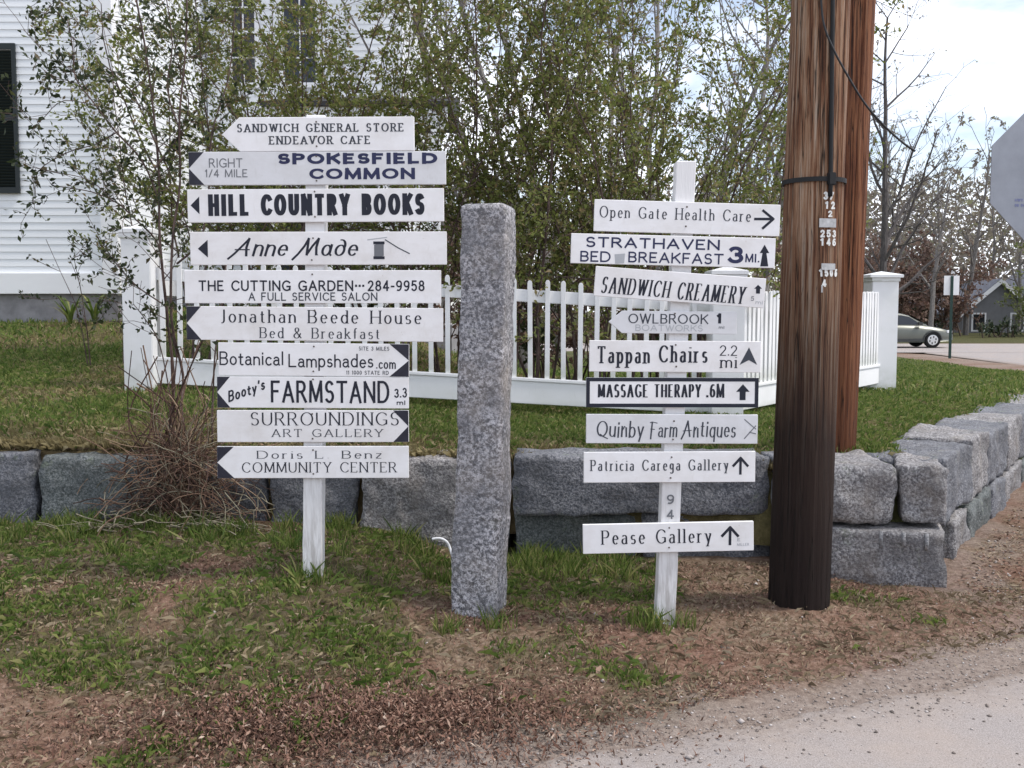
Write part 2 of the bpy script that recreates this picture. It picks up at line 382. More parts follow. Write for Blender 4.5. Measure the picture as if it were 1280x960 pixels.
# roads
def road():
    e = []; n_ = 0
    for (a, b), (c, d) in zip(zip(EDGE, EDGE[1:]), zip(OUTER, OUTER[1:])):
        k = max(2, int(math.dist(a, b)/.06)) if a[1] < 8 else 12
        for i in range(k):
            t = i/k
            e.append((a[0]+(b[0]-a[0])*t, a[1]+(b[1]-a[1])*t, c[0]+(d[0]-c[0])*t, c[1]+(d[1]-c[1])*t))
    e.append((*EDGE[-1], *OUTER[-1])); e = np.array(e)
    wob = (fbm(e[:, 0], e[:, 1], 3.2, 31, 6)-.5)*.26
    e[:, 1] += wob*(e[:, 1] < 20)*sst(-2, 0, e[:, 0]); u = np.concatenate([[0, .004, .012], np.linspace(.03, 1, 14)])
    X = e[:, 0:1]*(1-u)+e[:, 2:3]*u; Y = e[:, 1:2]*(1-u)+e[:, 3:4]*u
    Z = np.full_like(X, .006); Z[:, 0] = -.012
    o = np_mesh('road', np.stack([X, Y, Z], -1).reshape(-1, 3), grid_faces(*X.shape), M['asphalt_worn'], smooth=True)
    dist = np.hypot(X-X[:, :1], Y-Y[:, :1]); attr(o, 'edge', np.exp(-dist/.16).ravel()); return o
tag(road(), kind='structure')
m = MB(); m.add([(-90, 36.6, .010), (120, 36.6, .010), (120, 46.8, .010), (-90, 46.8, .010)], [(0, 1, 2, 3)])
tag(m.build('cross_street', M['asphalt_worn']), kind='structure')

# ------------------------------------------------------------------ granite retaining wall
def rock(size, seed, r=.018, amp=.026, n=16, fr=3.0):
    """a rough split-granite block; local box centred on the origin"""
    bm = bmesh.new(); bmesh.ops.create_cube(bm, size=2)
    bmesh.ops.subdivide_edges(bm, edges=bm.edges[:], cuts=n, use_grid_fill=True)
    hx, hy, hz = size
    for v in bm.verts:
        p = Vector((v.co.x*hx, v.co.y*hy, v.co.z*hz))
        q = Vector([max(-h+r, min(h-r, c)) for c, h in zip(p, size)]); d = p-q
        if d.length > 1e-6: p = q+d.normalized()*min(r, d.length)
        s_ = Vector((seed*3.1, seed*1.7, seed*.9))
        nv = Vector((mnoise.fractal(p*fr+s_, .7, 2.1, 5), mnoise.fractal(p*fr+s_+Vector((9, 3, 1)), .7, 2.1, 5), mnoise.fractal(p*fr+s_+Vector((2, 7, 5)), .7, 2.1, 5)))
        f2 = p*11+s_; nw = Vector((mnoise.noise(f2), mnoise.noise(f2+Vector((4, 8, 2))), mnoise.noise(f2+Vector((1, 3, 9)))))
        v.co = p+nv*amp+nw*amp*.42
    me = bpy.data.meshes.new('stone_block'); bm.to_mesh(me); bm.free()
    me.polygons.foreach_set('use_smooth', [True]*len(me.polygons)); return me
wall = thing('granite_retaining_wall', 'low dry laid wall of rough grey granite blocks holding back the raised lawn', 'stone wall', (0, 6.0, 0))
def block(a, b, z0, z1, dep, mat, seed, r=.016, amp=.026, tilt=0, lab=None):
    """front-bottom line from a to b (x,y); body goes back to the left of a->b"""
    a = Vector(a); b = Vector(b); t = (b-a); ln = t.length; t.normalize(); n = Vector((-t.y, t.x))
    c = (a+b)/2+n*dep/2
    o = bpy.data.objects.new('stone_block', rock((ln/2, dep/2, (z1-z0)/2), seed, r, amp)); o.data.materials.append(M[mat])
    o.location = (c.x, c.y-6.0, (z0+z1)/2); o.rotation_euler = (0, tilt, math.atan2(t.y, t.x)); link(o, wall)
    if lab: o['label'] = lab
def fx(px, y): return (px-640)/FPX*y
def spanblock(p0, p1, y, z0, z1, mat, seed, dep=.42, **k):
    block((fx(p0, y)+.006, y), (fx(p1, y)-.006, y), z0, z1, dep, mat, seed, **k)
for i, (p0, p1, y, z0, z1, mt) in enumerate([
        (-420, -190, 6.15, .02, .60, 'granite_wall'), (-188, 37, 6.14, -.02, .615, 'granite_wall'),
        (41, 240, 6.12, .0, .595, 'granite_wall_mossy'), (243, 330, 6.12, .0, .57, 'granite_wall'),
        (333, 446, 6.09, .0, .605, 'granite_wall'), (450, 574, 6.04, -.05, .60, 'granite_wall_pale')]):
    spanblock(p0, p1, y, z0, z1, mt, i+1)
spanblock(576, 640, 6.06, -.05, .57, 'granite_wall', 8)
spanblock(642, 968, 5.98, .265, .625, 'granite_wall', 9, amp=.02)
spanblock(643, 800, 6.06, -.15, .25, 'granite_wall_mossy', 10)
spanblock(804, 975, 6.04, -.15, .25, 'granite_wall', 11)
spanblock(972, 1040, 5.90, .24, .60, 'granite_wall', 12)
spanblock(1030, 1131, 5.74, .255, .605, 'granite_wall_pale', 13, dep=.62, r=.07)
block((fx(1136, 5.72), 5.76), (fx(1190, 5.7), 5.70), .255, .60, .50, 'granite_wall_pale', 14, r=.02)
block((fx(978, 5.8), 5.80), (fx(1192, 5.62), 5.63), -.24, .235, .55, 'granite_wall_pale', 15, r=.012, amp=.02)
for k in range(5):   # wedge-hole scars left along the top edge of the lower end slab
    mm = MB(); x_ = fx(1056+k*26, 5.7); yy = 5.80+(5.63-5.80)*(k*.2+.12)-.012; mm.tube([(x_, yy-6.0+.006, .225), (x_, yy-6.0+.003, .13+.02*(k % 2))], .012, 8)
    mm.build('drill_scar', M['granite_scar'], wall, smooth=True)
# the return along the side lane
sx, sy = 2.62, 5.98; dx, dy = (4.6-2.55), (8.9-5.75); dl = math.hypot(dx, dy); dx /= dl; dy /= dl
pos = 0
for i, (ln, zt) in enumerate([(1.15, .585), (.78, .60), (1.25, .55), (1.0, .52), (1.5, .50), (1.4, .48), (1.4, .47)]):
    a = (sx+dx*pos, sy+dy*pos); b = (sx+dx*(pos+ln-.02), sy+dy*(pos+ln-.02))
    block(a, b, .19-.03*pos, zt, .5, 'granite_wall_pale' if i % 2 else 'granite_wall', 20+i, tilt=.012*(-1)**i); pos += ln
pos = .28
for i, ln in enumerate([.72, 1.05, .8, 1.3, 1.2, 1.3, 1.3]):
    a = (sx+dx*pos+.02, sy+dy*pos-.015); b = (sx+dx*(pos+ln-.04)+.02, sy+dy*(pos+ln-.04)-.015)
    block(a, b, -.34, .175-.03*pos, .5, ['granite_wall_pale', 'granite_wall_mossy', 'granite_wall'][i % 3], 40+i, amp=.03); pos += ln

# ------------------------------------------------------------------ granite pillar
def pillar():
    Yp = 4.72
    Lp = [(800, 566), (752, 567), (700, 566), (660, 568), (600, 572), (520, 573), (440, 575.5), (330, 578), (262, 579), (254, 581)]
    Rp = [(800, 629), (780, 629), (735, 630), (690, 631), (655, 636), (600, 637), (560, 636), (470, 637), (400, 640), (330, 642), (262, 642), (254, 640)]
    ys = list(range(800, 262, -9))+[262, 257, 254]
    ip = lambda T, y: np.interp(-y, [-p[0] for p in T], [p[1] for p in T])
    root_z = float(gz(-.16, Yp)); vs = []; n = 40
    for y in ys:
        a = P(float(ip(Lp, y)), y, Yp); b = P(float(ip(Rp, y)), y, Yp); c = (a+b)/2; hw = (b.x-a.x)/2; hd = .115
        k = .86 if y < 256 else 1
        for j in range(n):
            q = 2*math.pi*(j+.5)/n; e = .16
            lx_ = math.copysign(abs(math.cos(q))**e, math.cos(q)); ly = math.copysign(abs(math.sin(q))**e, math.sin(q))
            p = Vector((lx_*hw*.93*k, ly*hd*k, 0)); p = Matrix.Rotation(R(-13), 3, 'Z') @ p
            w_ = Vector((c.x+p.x, Yp+.11+p.y, c.z))
            nv = mnoise.fractal(w_*5, .7, 2.1, 5); d = Vector((p.x, p.y, 0)).normalized()
            vs.append(w_+d*nv*.012-Vector((0, Yp+.11, 0)))
    fs = [(i*n+j, i*n+(j+1) % n, (i+1)*n+(j+1) % n, (i+1)*n+j) for i in range(len(ys)-1) for j in range(n)]
    t = (len(ys)-1)*n; fs.append(tuple(range(t, t+n)))
    m = MB(); m.add(vs, fs); o = m.build('granite_pillar', M['granite_post'], smooth=True, loc=(0, Yp+.11, 0))
    tag(o, 'tall rough hewn speckled granite post standing between the two sign posts', 'stone post')
pillar()

# ------------------------------------------------------------------ picket fence
FL, FC, FR_ = P(199, 478, 8.3), P(905, 517, 8.45), P(1100, 478, 11.5)
fence = thing('picket_fence', 'white picket fence with square capped posts curving along the lawn behind the signs', 'fence', (FL.x, FL.y, FL.z))
def fpost(p, h, hw, capo):
    m = MB(); m.lohi((p.x-hw, p.y-hw, p.z-.15), (p.x+hw, p.y+hw, p.z+h-.045))
    o = m.build('fence_post', M['fence_white'], fence, bevel=.006); o.matrix_parent_inverse = Matrix.Translation(-Vector(fence.location))
    m = MB(); w_ = hw+capo; z = p.z+h
    m.lohi((p.x-hw-.012, p.y-hw-.012, z-.085), (p.x+hw+.012, p.y+hw+.012, z-.043))
    m.add([(p.x-w_, p.y-w_, z-.042), (p.x+w_, p.y-w_, z-.042), (p.x+w_, p.y+w_, z-.042), (p.x-w_, p.y+w_, z-.042),
           (p.x-w_, p.y-w_, z-.008), (p.x+w_, p.y-w_, z-.008), (p.x+w_, p.y+w_, z-.008), (p.x-w_, p.y+w_, z-.008), (p.x, p.y, z+.035)],
          [(3, 2, 1, 0), (0, 1, 5, 4), (1, 2, 6, 5), (2, 3, 7, 6), (3, 0, 4, 7), (4, 5, 8), (5, 6, 8), (6, 7, 8), (7, 4, 8)])
    m.build('post_cap', M['fence_white'], o, bevel=.003)
def fence_run(a, b, pitch, th0, th1, wk=.040):
    """posts stand at a and b; base board, rail and pickets between them"""
    d = Vector((b.x-a.x, b.y-a.y, 0)); ln = d.length; d.normalize(); nrm = Vector((d.y, -d.x, 0))   # nrm: towards the road
    def slab(u0, u1, lo, hi, y0, y1, name):
        m = MB(); vs = []
        for u in (u0, u1):
            c = a+(b-a)*(u/ln)
            for off in (y0, y1):
                for z in (lo, hi): vs.append(Vector((c.x, c.y, c.z+z))+nrm*off-Vector(fence.location))
        m.add(vs, [(0, 1, 3, 2), (4, 6, 7, 5), (0, 4, 5, 1), (2, 3, 7, 6), (0, 2, 6, 4), (1, 5, 7, 3)])
        m.build(name, M['fence_white'], fence, bevel=.004)
    slab(0, ln, .0, th0, -.022, .022, 'base_board')
    slab(0, ln, .86, .965, -.05, -.012, 'fence_rail')
    slab(0, ln, th0+.002, th0+.03, -.034, .034, 'fence_sill')
    k = int(ln/pitch)
    for i in range(1, k):
        u = ln*i/k; c = a+(b-a)*(u/ln); h = th1+random.uniform(-.006, .006); hw = wk/2
        m = MB(); prof = [(-hw, th0+.03), (hw, th0+.03)]+[(hw*math.cos(q), h-.03+.03*math.sin(q)) for q in [math.pi*j/8 for j in range(9)]]
        m.prism(prof, -.010, .010)
        o = m.build('picket', M['fence_white'], fence, bevel=.0015, seg=1)
        o.location = Vector((c.x, c.y, c.z))-Vector(fence.location); o.rotation_euler = (random.uniform(-.004, .004), random.uniform(-.01, .01), math.atan2(d.y, d.x))
fpost(P(180, 474, 8.3), 1.25, .120, .018)
fpost(FC, 1.22, .135, .02); fpost(P(1098, 476, 11.5), 1.23, .15, .04)
fence_run(FL-Vector((.1, 0, 0)), FC-Vector((.12, 0, 0)), .138, .19, 1.05)
fence_run(FC+Vector((.08, .12, 0)), FR_+Vector((-.06, -.1, 0)), .083, .19, 1.05, .052)

# ------------------------------------------------------------------ stroke lettering
def ARC(cx, cy, rx, ry, a0, a1, n=None):
    n = n or max(5, int(abs(a1-a0)/15))
    return [(cx+rx*math.cos(R(a0+(a1-a0)*i/n)), cy+ry*math.sin(R(a0+(a1-a0)*i/n))) for i in range(n+1)]
def T(*v): return [(v[i], v[i+1]) for i in range(0, len(v), 2)]
X_ = .64
G = {  # letter: (width, strokes)
 'A': (.78, [T(0,0,.39,1), T(.39,1,.78,0), T(.13,.34,.65,.34)]),
 'B': (.60, [T(0,0,0,1), T(0,1,.3,1)+ARC(.32,.76,.24,.24,90,-90)+T(0,.52), T(0,.52,.32,.52)+ARC(.34,.26,.26,.26,90,-90)+T(0,0)]),
 'C': (.76, [ARC(.44,.5,.44,.5,42,318)]),
 'D': (.76, [T(0,0,0,1), T(0,1,.3,1)+ARC(.32,.5,.44,.5,90,-90)+T(0,0)]),
 'E': (.56, [T(0,0,0,1), T(0,1,.53,1), T(0,.52,.44,.52), T(0,0,.56,0)]),
 'F': (.54, [T(0,0,0,1), T(0,1,.54,1), T(0,.52,.44,.52)]),
 'G': (.82, [ARC(.45,.5,.45,.5,42,322), T(.80,.42,.80,.06), T(.5,.42,.84,.42)]),
 'H': (.72, [T(0,0,0,1), T(.72,0,.72,1), T(0,.5,.72,.5)]),
 'I': (.06, [T(.03,0,.03,1)]),
 'J': (.36, [T(.32,1,.32,.2)+ARC(.14,.16,.18,.22,0,-110)]),
 'K': (.68, [T(0,0,0,1), T(.66,1,.02,.42), T(.22,.6,.68,0)]),
 'L': (.54, [T(0,0,0,1), T(0,0,.54,0)]),
 'M': (.90, [T(0,0,.04,1), T(.04,1,.45,.05), T(.45,.05,.86,1), T(.86,1,.90,0)]),
 'N': (.74, [T(0,0,0,1), T(0,1,.74,0), T(.74,0,.74,1)]),
 'O': (.90, [ARC(.45,.5,.45,.5,90,450)]),
 'P': (.58, [T(0,0,0,1), T(0,1,.3,1)+ARC(.31,.74,.27,.26,90,-90)+T(0,.48)]),
 'Q': (.90, [ARC(.45,.5,.45,.5,90,450), T(.5,.24,.95,-.12)]),
 'R': (.66, [T(0,0,0,1), T(0,1,.3,1)+ARC(.31,.75,.26,.25,90,-90)+T(0,.5), T(.3,.5,.66,0)]),
 'S': (.56, [ARC(.28,.745,.255,.255,35,250)+ARC(.27,.265,.28,.265,70,-145)]),
 'T': (.70, [T(.35,0,.35,1), T(0,1,.70,1)]),
 'U': (.70, [T(0,1,0,.33)+ARC(.35,.33,.35,.33,180,360)+T(.70,1)]),
 'V': (.74, [T(0,1,.37,0), T(.37,0,.74,1)]),
 'W': (1.06, [T(0,1,.28,0), T(.28,0,.53,1), T(.53,1,.78,0), T(.78,0,1.06,1)]),
 'Y': (.70, [T(0,1,.35,.46), T(.70,1,.35,.46), T(.35,.46,.35,0)]),
 'Z': (.60, [T(0,1,.60,1), T(.60,1,0,0), T(0,0,.60,0)]),
 'a': (.44, [ARC(.21,.46,.19,.18,150,0)+T(.40,.08,.46,.0), T(.40,.38)+ARC(.19,.19,.19,.19,80,300)+T(.40,.12)]),
 'b': (.46, [T(0,0,0,1), ARC(.22,.32,.24,.32,160,-160)]),
 'c': (.40, [ARC(.24,.32,.24,.32,45,315)]),
 'd': (.46, [T(.46,0,.46,1), ARC(.24,.32,.24,.32,20,340)]),
 'e': (.44, [T(.02,.34,.43,.34), ARC(.23,.32,.22,.32,5,315)]),
 'f': (.30, [T(.12,0,.12,.8)+ARC(.26,.8,.14,.2,180,60), T(-.02,X_,.28,X_)]),
 'g': (.44, [ARC(.22,.38,.2,.26,90,450), T(.42,X_,.42,-.1)+ARC(.22,-.1,.2,.18,0,-150)]),
 'h': (.44, [T(0,0,0,1), T(0,.42)+ARC(.22,.40,.22,.24,150,0)+T(.44,0)]),
 'i': (.06, [T(.03,0,.03,X_), T(.03,.86,.03,.92)]),
 'k': (.44, [T(0,0,0,1), T(.40,X_,.02,.27), T(.14,.38,.44,0)]),
 'l': (.06, [T(.03,0,.03,1)]),
 'm': (.76, [T(0,0,0,X_), T(0,.44)+ARC(.19,.42,.19,.22,150,0)+T(.38,0), T(.38,.44)+ARC(.57,.42,.19,.22,150,0)+T(.76,0)]),
 'n': (.44, [T(0,0,0,X_), T(0,.42)+ARC(.22,.40,.22,.24,150,0)+T(.44,0)]),
 'o': (.48, [ARC(.24,.32,.24,.32,90,450)]),
 'p': (.46, [T(0,-.28,0,X_), ARC(.22,.32,.24,.32,160,-160)]),
 'q': (.46, [T(.46,-.28,.46,X_), ARC(.24,.32,.24,.32,20,340)]),
 'r': (.30, [T(0,0,0,X_), T(0,.40)+ARC(.2,.40,.2,.24,160,60)]),
 's': (.36, [ARC(.18,.47,.155,.165,35,250)+ARC(.175,.17,.185,.17,70,-145)]),
 't': (.30, [T(.12,.88,.12,.14)+ARC(.25,.14,.13,.14,180,300), T(-.02,X_,.29,X_)]),
 'u': (.44, [T(0,X_,0,.24)+ARC(.22,.24,.22,.24,180,340)+T(.44,.24), T(.44,0,.44,X_)]),
 'v': (.44, [T(0,X_,.22,0), T(.22,0,.44,X_)]), 'x': (.44, [T(0,X_,.44,0), T(.44,X_,0,0)]),
 'z': (.42, [T(0,X_,.42,X_), T(.42,X_,0,0), T(0,0,.42,0)]),
 'y': (.44, [T(0,X_,.23,.02), T(.44,X_,.14,-.28)]),
 '0': (.56, [ARC(.28,.5,.28,.5,90,450)]),
 '1': (.20, [T(0,.82,.14,1), T(.14,1,.14,0)]),
 '2': (.54, [ARC(.26,.73,.25,.27,165,-35)+T(0,0), T(0,0,.54,0)]),
 '3': (.52, [ARC(.25,.755,.23,.245,150,-80), ARC(.25,.27,.27,.27,80,-155)]),
 '4': (.58, [T(.42,0,.42,1), T(.42,1,0,.28), T(0,.28,.58,.28)]),
 '5': (.52, [T(.48,1,.09,1), T(.09,1,.04,.54), T(.04,.54)+ARC(.25,.32,.27,.32,130,-145)]),
 '6': (.54, [ARC(.27,.30,.27,.30,90,450), T(.02,.4)+ARC(.34,.48,.33,.52,170,70)]),
 '7': (.54, [T(0,1,.54,1), T(.54,1,.16,0)]),
 '8': (.54, [ARC(.27,.76,.22,.24,90,450), ARC(.27,.27,.27,.27,90,450)]),
 '9': (.54, [ARC(.27,.70,.27,.30,90,450), T(.52,.6)+ARC(.20,.52,.33,.52,-10,-110)]),
 '&': (.74, [T(.74,.0,.16,.68)+ARC(.30,.80,.18,.20,190,-40)+T(.12,.42)+ARC(.26,.22,.26,.22,130,330)+T(.68,.48)]),
 '.': (.08, [T(.04,.03,.04,.06)]), '\u00b7': (.10, [T(.05,.47,.05,.52)]), "'": (.06, [T(.04,1,.0,.78)]),
 '-': (.28, [T(0,.42,.28,.42)]), '/': (.40, [T(0,0,.40,1)]), ' ': (.34, []),
}
# brush script capitals
GB = dict(G)
GB['A'] = (.86, [T(-.28,-.22,.0,.10,.40,.70,.62,1.04), T(.62,1.04,.60,.5,.72,0), T(-.02,.36,.80,.36)])
GB['M'] = (1.10, [T(-.26,-.26,.0,.1,.26,.6,.40,1.04), T(.40,1.04,.46,.45,.50,.06), T(.50,.06,.72,.6,.98,1.04), T(.98,1.04,.96,.5,1.06,.0,1.12,.03)])
GB['d'] = (.50, [ARC(.24,.32,.24,.32,30,390), T(.46,.5)+ARC(.20,.62,.27,.36,-10,100)])
GB['a'] = (.50, [ARC(.22,.32,.22,.32,60,420), T(.46,X_,.44,.1,.52,.02)])
# spiky hand lettering
GQ = dict(G)
GQ['Q'] = (.86, [ARC(.43,.5,.43,.5,90,450), T(.3,.12,.55,-.02,.95,-.16)])
GQ['F'] = (.74, [T(.12,-.16,.18,1), T(-.06,.98,.2,1.02,.76,.94), T(.05,.52,.5,.5)])
GQ['A'] = (.86, [T(-.12,-.18,.12,.2,.44,1.02), T(.44,1.02,.74,0), T(.0,.36,.86,.40)])
GQ['n'] = (.42, [T(0,0,0,X_), T(0,.38,.22,.66,.36,.55), T(.36,.55,.42,0)])
def seg_quads(pts, wfun, z, V, F, cap, closed):
    n = len(pts); N = []
    for i in range(n):
        a = pts[i-1] if i else (pts[-2] if closed else pts[0]); b = pts[i+1] if i < n-1 else (pts[1] if closed else pts[-1])
        t = Vector((b[0]-a[0], b[1]-a[1])); t = t.normalized() if t.length else Vector((1, 0)); N.append((t, wfun(t)))
    base = len(V)
    for i, (p, (t, w_)) in enumerate(zip(pts, N)):
        q = Vector(p)
        if not closed:
            if i == 0: q = q-t*cap*w_
            if i == n-1: q = q+t*cap*w_
        nr = Vector((-t.y, t.x))*w_/2
        V.append((q.x+nr.x, z, q.y+nr.y)); V.append((q.x-nr.x, z, q.y-nr.y))
    for i in range(n-1): F.append((base+2*i, base+2*i+1, base+2*i+3, base+2*i+2))
def letters(V, F, text, x0, x1, yb, cap, thick, thin=None, serif=0, slant=0, glyphs=G, gap=.17, jit=0, rise=0, y0=-.0006, xh=None, breaks=None):
    """text fitted between x0 and x1 on baseline yb (metres in the board plane)"""
    thin = thick if thin is None else thin
    nat = sum(glyphs[ch][0]+gap+thick*.7 for ch in text)*cap; ratio = min(1.5, (x1-x0)/nat)
    ga = cap*(thick+(.05+gap*.5+serif*.9)*ratio); n_ = len(text); ws = sum(max(glyphs[ch][0], .0) for ch in text)
    sx_ = (x1-x0-thick*cap-(n_-1)*ga)/ws if ws > 0 else 1; half = thick*cap/2
    if n_ == 1: sx_ = min(sx_, cap*1.3)
    tot = 0; lay = []
    for ch in text:
        w_, st = glyphs[ch]; lay.append((tot, ch, st)); tot += w_+ga/sx_
    def wf(t): return cap*(thin+(thick-thin)*abs(t.y)**1.3)
    inset = thin*cap/2; k = 0
    for off, ch, st in lay:
        if ch == ' ' and breaks is not None: breaks.append((len(V), len(F)))
        jy = random.uniform(-jit, jit)*cap; js = 1+random.uniform(-jit, jit)
        def mp_(p):
            y = p[1]; ysc = cap-2*inset
            if xh and ch.islower() and ch not in 'bdfhklt': y = y*xh
            yy = yb+inset+y*ysc*js+jy
            xx = x0+half+(off+p[0])*sx_+slant*(yy-yb)
            return (xx, yy+rise*(xx-x0))
        ends = [e for s_ in st for e in (s_[0], s_[-1])]
        for s_ in st:
            k += 1; z = y0-.00004*(k % 9)
            closed = s_[0] != s_[-1] and math.dist(s_[0], s_[-1]) < 1e-6 or s_[0] == s_[-1]
            pts = [mp_(p) for p in s_]
            seg_quads(pts, wf, z, V, F, .0 if serif else .42, closed)
            if serif and not closed:
                for e, o in ((s_[0], s_[1]), (s_[-1], s_[-2])):
                    ex, ey = e; d = Vector((ex-o[0], ey-o[1])); hz = abs(d.y) < .12*abs(d.x)+1e-9; vt = abs(d.x) < .14*abs(d.y)
                    c = mp_(e); sl = serif*cap; th = thin*cap*.9
                    tops = (0, 1, X_, -.28)
                    if len(s_) <= 5 and not hz and any(abs(ey-t) < .02 for t in tops) and (vt or sum(1 for q in ends if math.dist(q, e) < .02) == 1):
                        l_ = sl*.9; r_ = sl*.9
                        if ch.islower() and ey > .5: r_ = 0
                        seg_quads([(c[0]-l_-th, c[1]), (c[0]+r_+th, c[1])], lambda t: th, z-.00006, V, F, 0, False)
                    elif len(s_) == 2 and hz and (abs(ey) < .02 or abs(ey-1) < .02) and sum(1 for q in ends if math.dist(q, e) < .02) == 1 and ch in 'EFLTZ27':
                        sg = 1 if ey < .5 else -1
                        seg_quads([(c[0], c[1]-sg*th/2), (c[0]+sl*.15, c[1]+sg*sl*1.7)], lambda t: thin*cap*1.25, z-.00006, V, F, 0, False)
            if serif and ch in 'CGS' and len(s_) > 5:
                for e in (s_[0], s_[-1]):
                    c = mp_(e); sg = 1 if e[1] > .5 else -1
                    if ch == 'G' and sg < 0: continue
                    if ch == 'S' and sg < 0: c = (c[0], c[1])
                    seg_quads([(c[0], c[1]-sg*serif*cap*.9), (c[0], c[1]+sg*serif*cap*1.0)], lambda t: thin*cap*1.2, z-.00006, V, F, 0, False)
def poly_mesh(name, V, F, m, parent):
    me = bpy.data.meshes.new(name); me.from_pydata(V, [], F); me.materials.append(m)
    return link(bpy.data.objects.new(name, me), parent)

# ------------------------------------------------------------------ direction signs
class Board:
    def __init__(s, post, c, w_, h, ang, label, mat='board_white', shape='rect', tip=0, off=0.0):
        """centre pixel c, size in pixels; shape rect / left / right (cut points)"""
        s.post = post; Yb = post['_y']-.045-.012-off; ctr = P(*c, Yb); s.k = ppm(ctr); s.c = c; s.a = R(ang)
        W, H = w_/2/s.k, h/2/s.k; s.W, s.H = W, H; t = tip/s.k
        if shape == 'left': poly = [(-W, 0), (-W+t, -H), (W, -H), (W, H), (-W+t, H)]
        elif shape == 'right': poly = [(-W, -H), (W-t, -H), (W, 0), (W-t, H), (-W, H)]
        else: poly = [(-W, -H), (W, -H), (W, H), (-W, H)]
        m = MB(); m.prism(poly, -.009, .009)
        s.o = m.build('sign_board', M[mat], post, bevel=.0018, seg=1)
        s.o.location = ctr-Vector(post.location); s.o.rotation_euler = (0, -s.a, 0); s.o['label'] = label
        s.y = -.0096
    def loc(s, px, py):
        x = (px-s.c[0])/s.k; z = -(py-s.c[1])/s.k
        return (x*math.cos(s.a)+z*math.sin(s.a), -x*math.sin(s.a)+z*math.cos(s.a))
    def text(s, t, x0, x1, base, cap, thick, ink='ink', name='lettering', ybase_mid=None, **kw):
        V, F = [], []
        a = s.loc(x0, base); ln = (x1-x0)/s.k
        br = []; letters(V, F, t, a[0], a[0]+ln, a[1], cap/s.k, thick, y0=s.y, breaks=br, **kw)
        br = [(0, 0)]+br+[(len(V), len(F))]                      # each word is its own piece of lettering
        for (v0, f0), (v1, f1) in zip(br, br[1:]): poly_mesh(name, V[v0:v1], [tuple(i-v0 for i in f) for f in F[f0:f1]], M[ink], s.o)
    def poly(s, pts, ink='ink', name='arrow', lift=0):
        V = [(x, s.y-lift, z) for x, z in (s.loc(*p) for p in pts)]
        return poly_mesh(name, V, [tuple(range(len(V)))], M[ink], s.o)
    def line(s, pts, wpx, ink='ink', name='arrow', lift=0, cap=.3):
        V, F = [], []
        for i, st in enumerate(pts):
            seg_quads([s.loc(*p) for p in st], lambda t: wpx/s.k, s.y-lift-.00005*i, V, F, cap, False)
        return poly_mesh(name, V, F, M[ink], s.o)
    def corners(s, side, tip, ink='board_black'):
        W, H = s.W-.001, s.H-.001; t = tip/s.k; g = -1 if side == 'left' else 1; V, F = [], []
        for z in (1, -1):
            tri = [(g*W, s.y, 0.0), (g*W, s.y, z*H), (g*(W-t), s.y, z*H)]
            n = len(V); V += tri; F.append((n, n+1, n+2))
        return poly_mesh('black_corner', V, F, M[ink], s.o)
    def nails(s, *pts):
        for px, py in pts:
            x, z = s.loc(px, py); m = MB(); m.tube([(x, s.y+.002, z), (x, s.y-.0022, z)], .0042, 8)
            m.build('nail_head', M['nail'], s.o)
    def up(s, x, tip, base, half=9, wpx=3.2, name='arrow'):
        s.line([T(x, base, x, tip+2), T(x-half, tip+half+1, x, tip), T(x, tip, x+half, tip+half+1)], wpx, name=name)
def signpost(label, Yp, base, top, hw, group='posts of direction signs'):
    b = P(*base, Yp); t = P(*top, Yp); b.z = float(gz(b.x, b.y))-.02
    r = thing('signpost', label, 'signpost', b, group=group); r['_y'] = Yp
    ax = t-b; m = MB(); rings = []; n = 24
    for i in range(n+1):
        c = ax*(i/n)
        for sx_, sy_ in ((-1, -1), (1, -1), (1, 1), (-1, 1)):
            j = [mnoise.noise(Vector((sx_*3, sy_*5, i*.7+b.x*9)))*.0025 for _ in (0, 1)]
            rings.append((c.x+sx_*hw+j[0], c.y*0+sy_*hw+j[1]*.6, c.z))
    fs = [(i*4+k, i*4+(k+1) % 4, i*4+4+(k+1) % 4, i*4+4+k) for i in range(n) for k in range(4)]+[(n*4, n*4+1, n*4+2, n*4+3)]
    m.add(rings, fs); m.build('post', M['post_paint'], r, bevel=.003, seg=1)
    return r
SL = signpost('white square post carrying ten stacked white boards, left of the granite post', 4.80, (392, 722), (397, 146), .0455)
SR = signpost('leaning worn white post carrying nine white boards, beside the brown utility pole', 4.66, (830, 786), (856, 203), .045)
# ---- left post
b = Board(SL, (398, 168), 240, 42, .3, 'small white board cut to a left point with two lines of slab capitals, topmost on its post', 'board_white', 'left', 22)
b.text('SANDWICH GENERAL STORE', 297, 505, 166, 10.5, .19, 'ink_soft', thin=.11, serif=.10, gap=.2)
b.text('ENDEAVOR CAFE', 337, 463, 181, 10.5, .19, 'ink_soft', thin=.11, serif=.10, gap=.2)
b.nails((396, 153), (396, 171), (396, 183))
b = Board(SL, (397, 210.5), 321, 41, .2, 'white board with black left corners and wide navy block lettering at its right', 'board_grey')
b.corners('left', 19)
b.text('RIGHT', 262, 304, 210, 11.5, .12, 'ink_grey', gap=.2); b.text('1/4 MILE', 257, 310, 222, 10, .13, 'ink_grey', gap=.2)
b.text('SPOKESFIELD', 348, 547, 205.5, 13, .40, 'ink_navy', thin=.25, gap=.2); b.text('COMMON', 387, 519, 224, 13, .36, 'ink_navy', thin=.22, gap=.2)
b.nails((396, 196), (396, 226))
b = Board(SL, (395, 257), 320, 41, .3, 'white board with one line of heavy condensed black capitals and a small left triangle')
b.poly(T(239, 257, 250, 246, 250, 268))
b.text('HILL COUNTRY BOOKS', 261, 531, 270, 26.5, .23, 'ink', thin=.18, gap=.22)
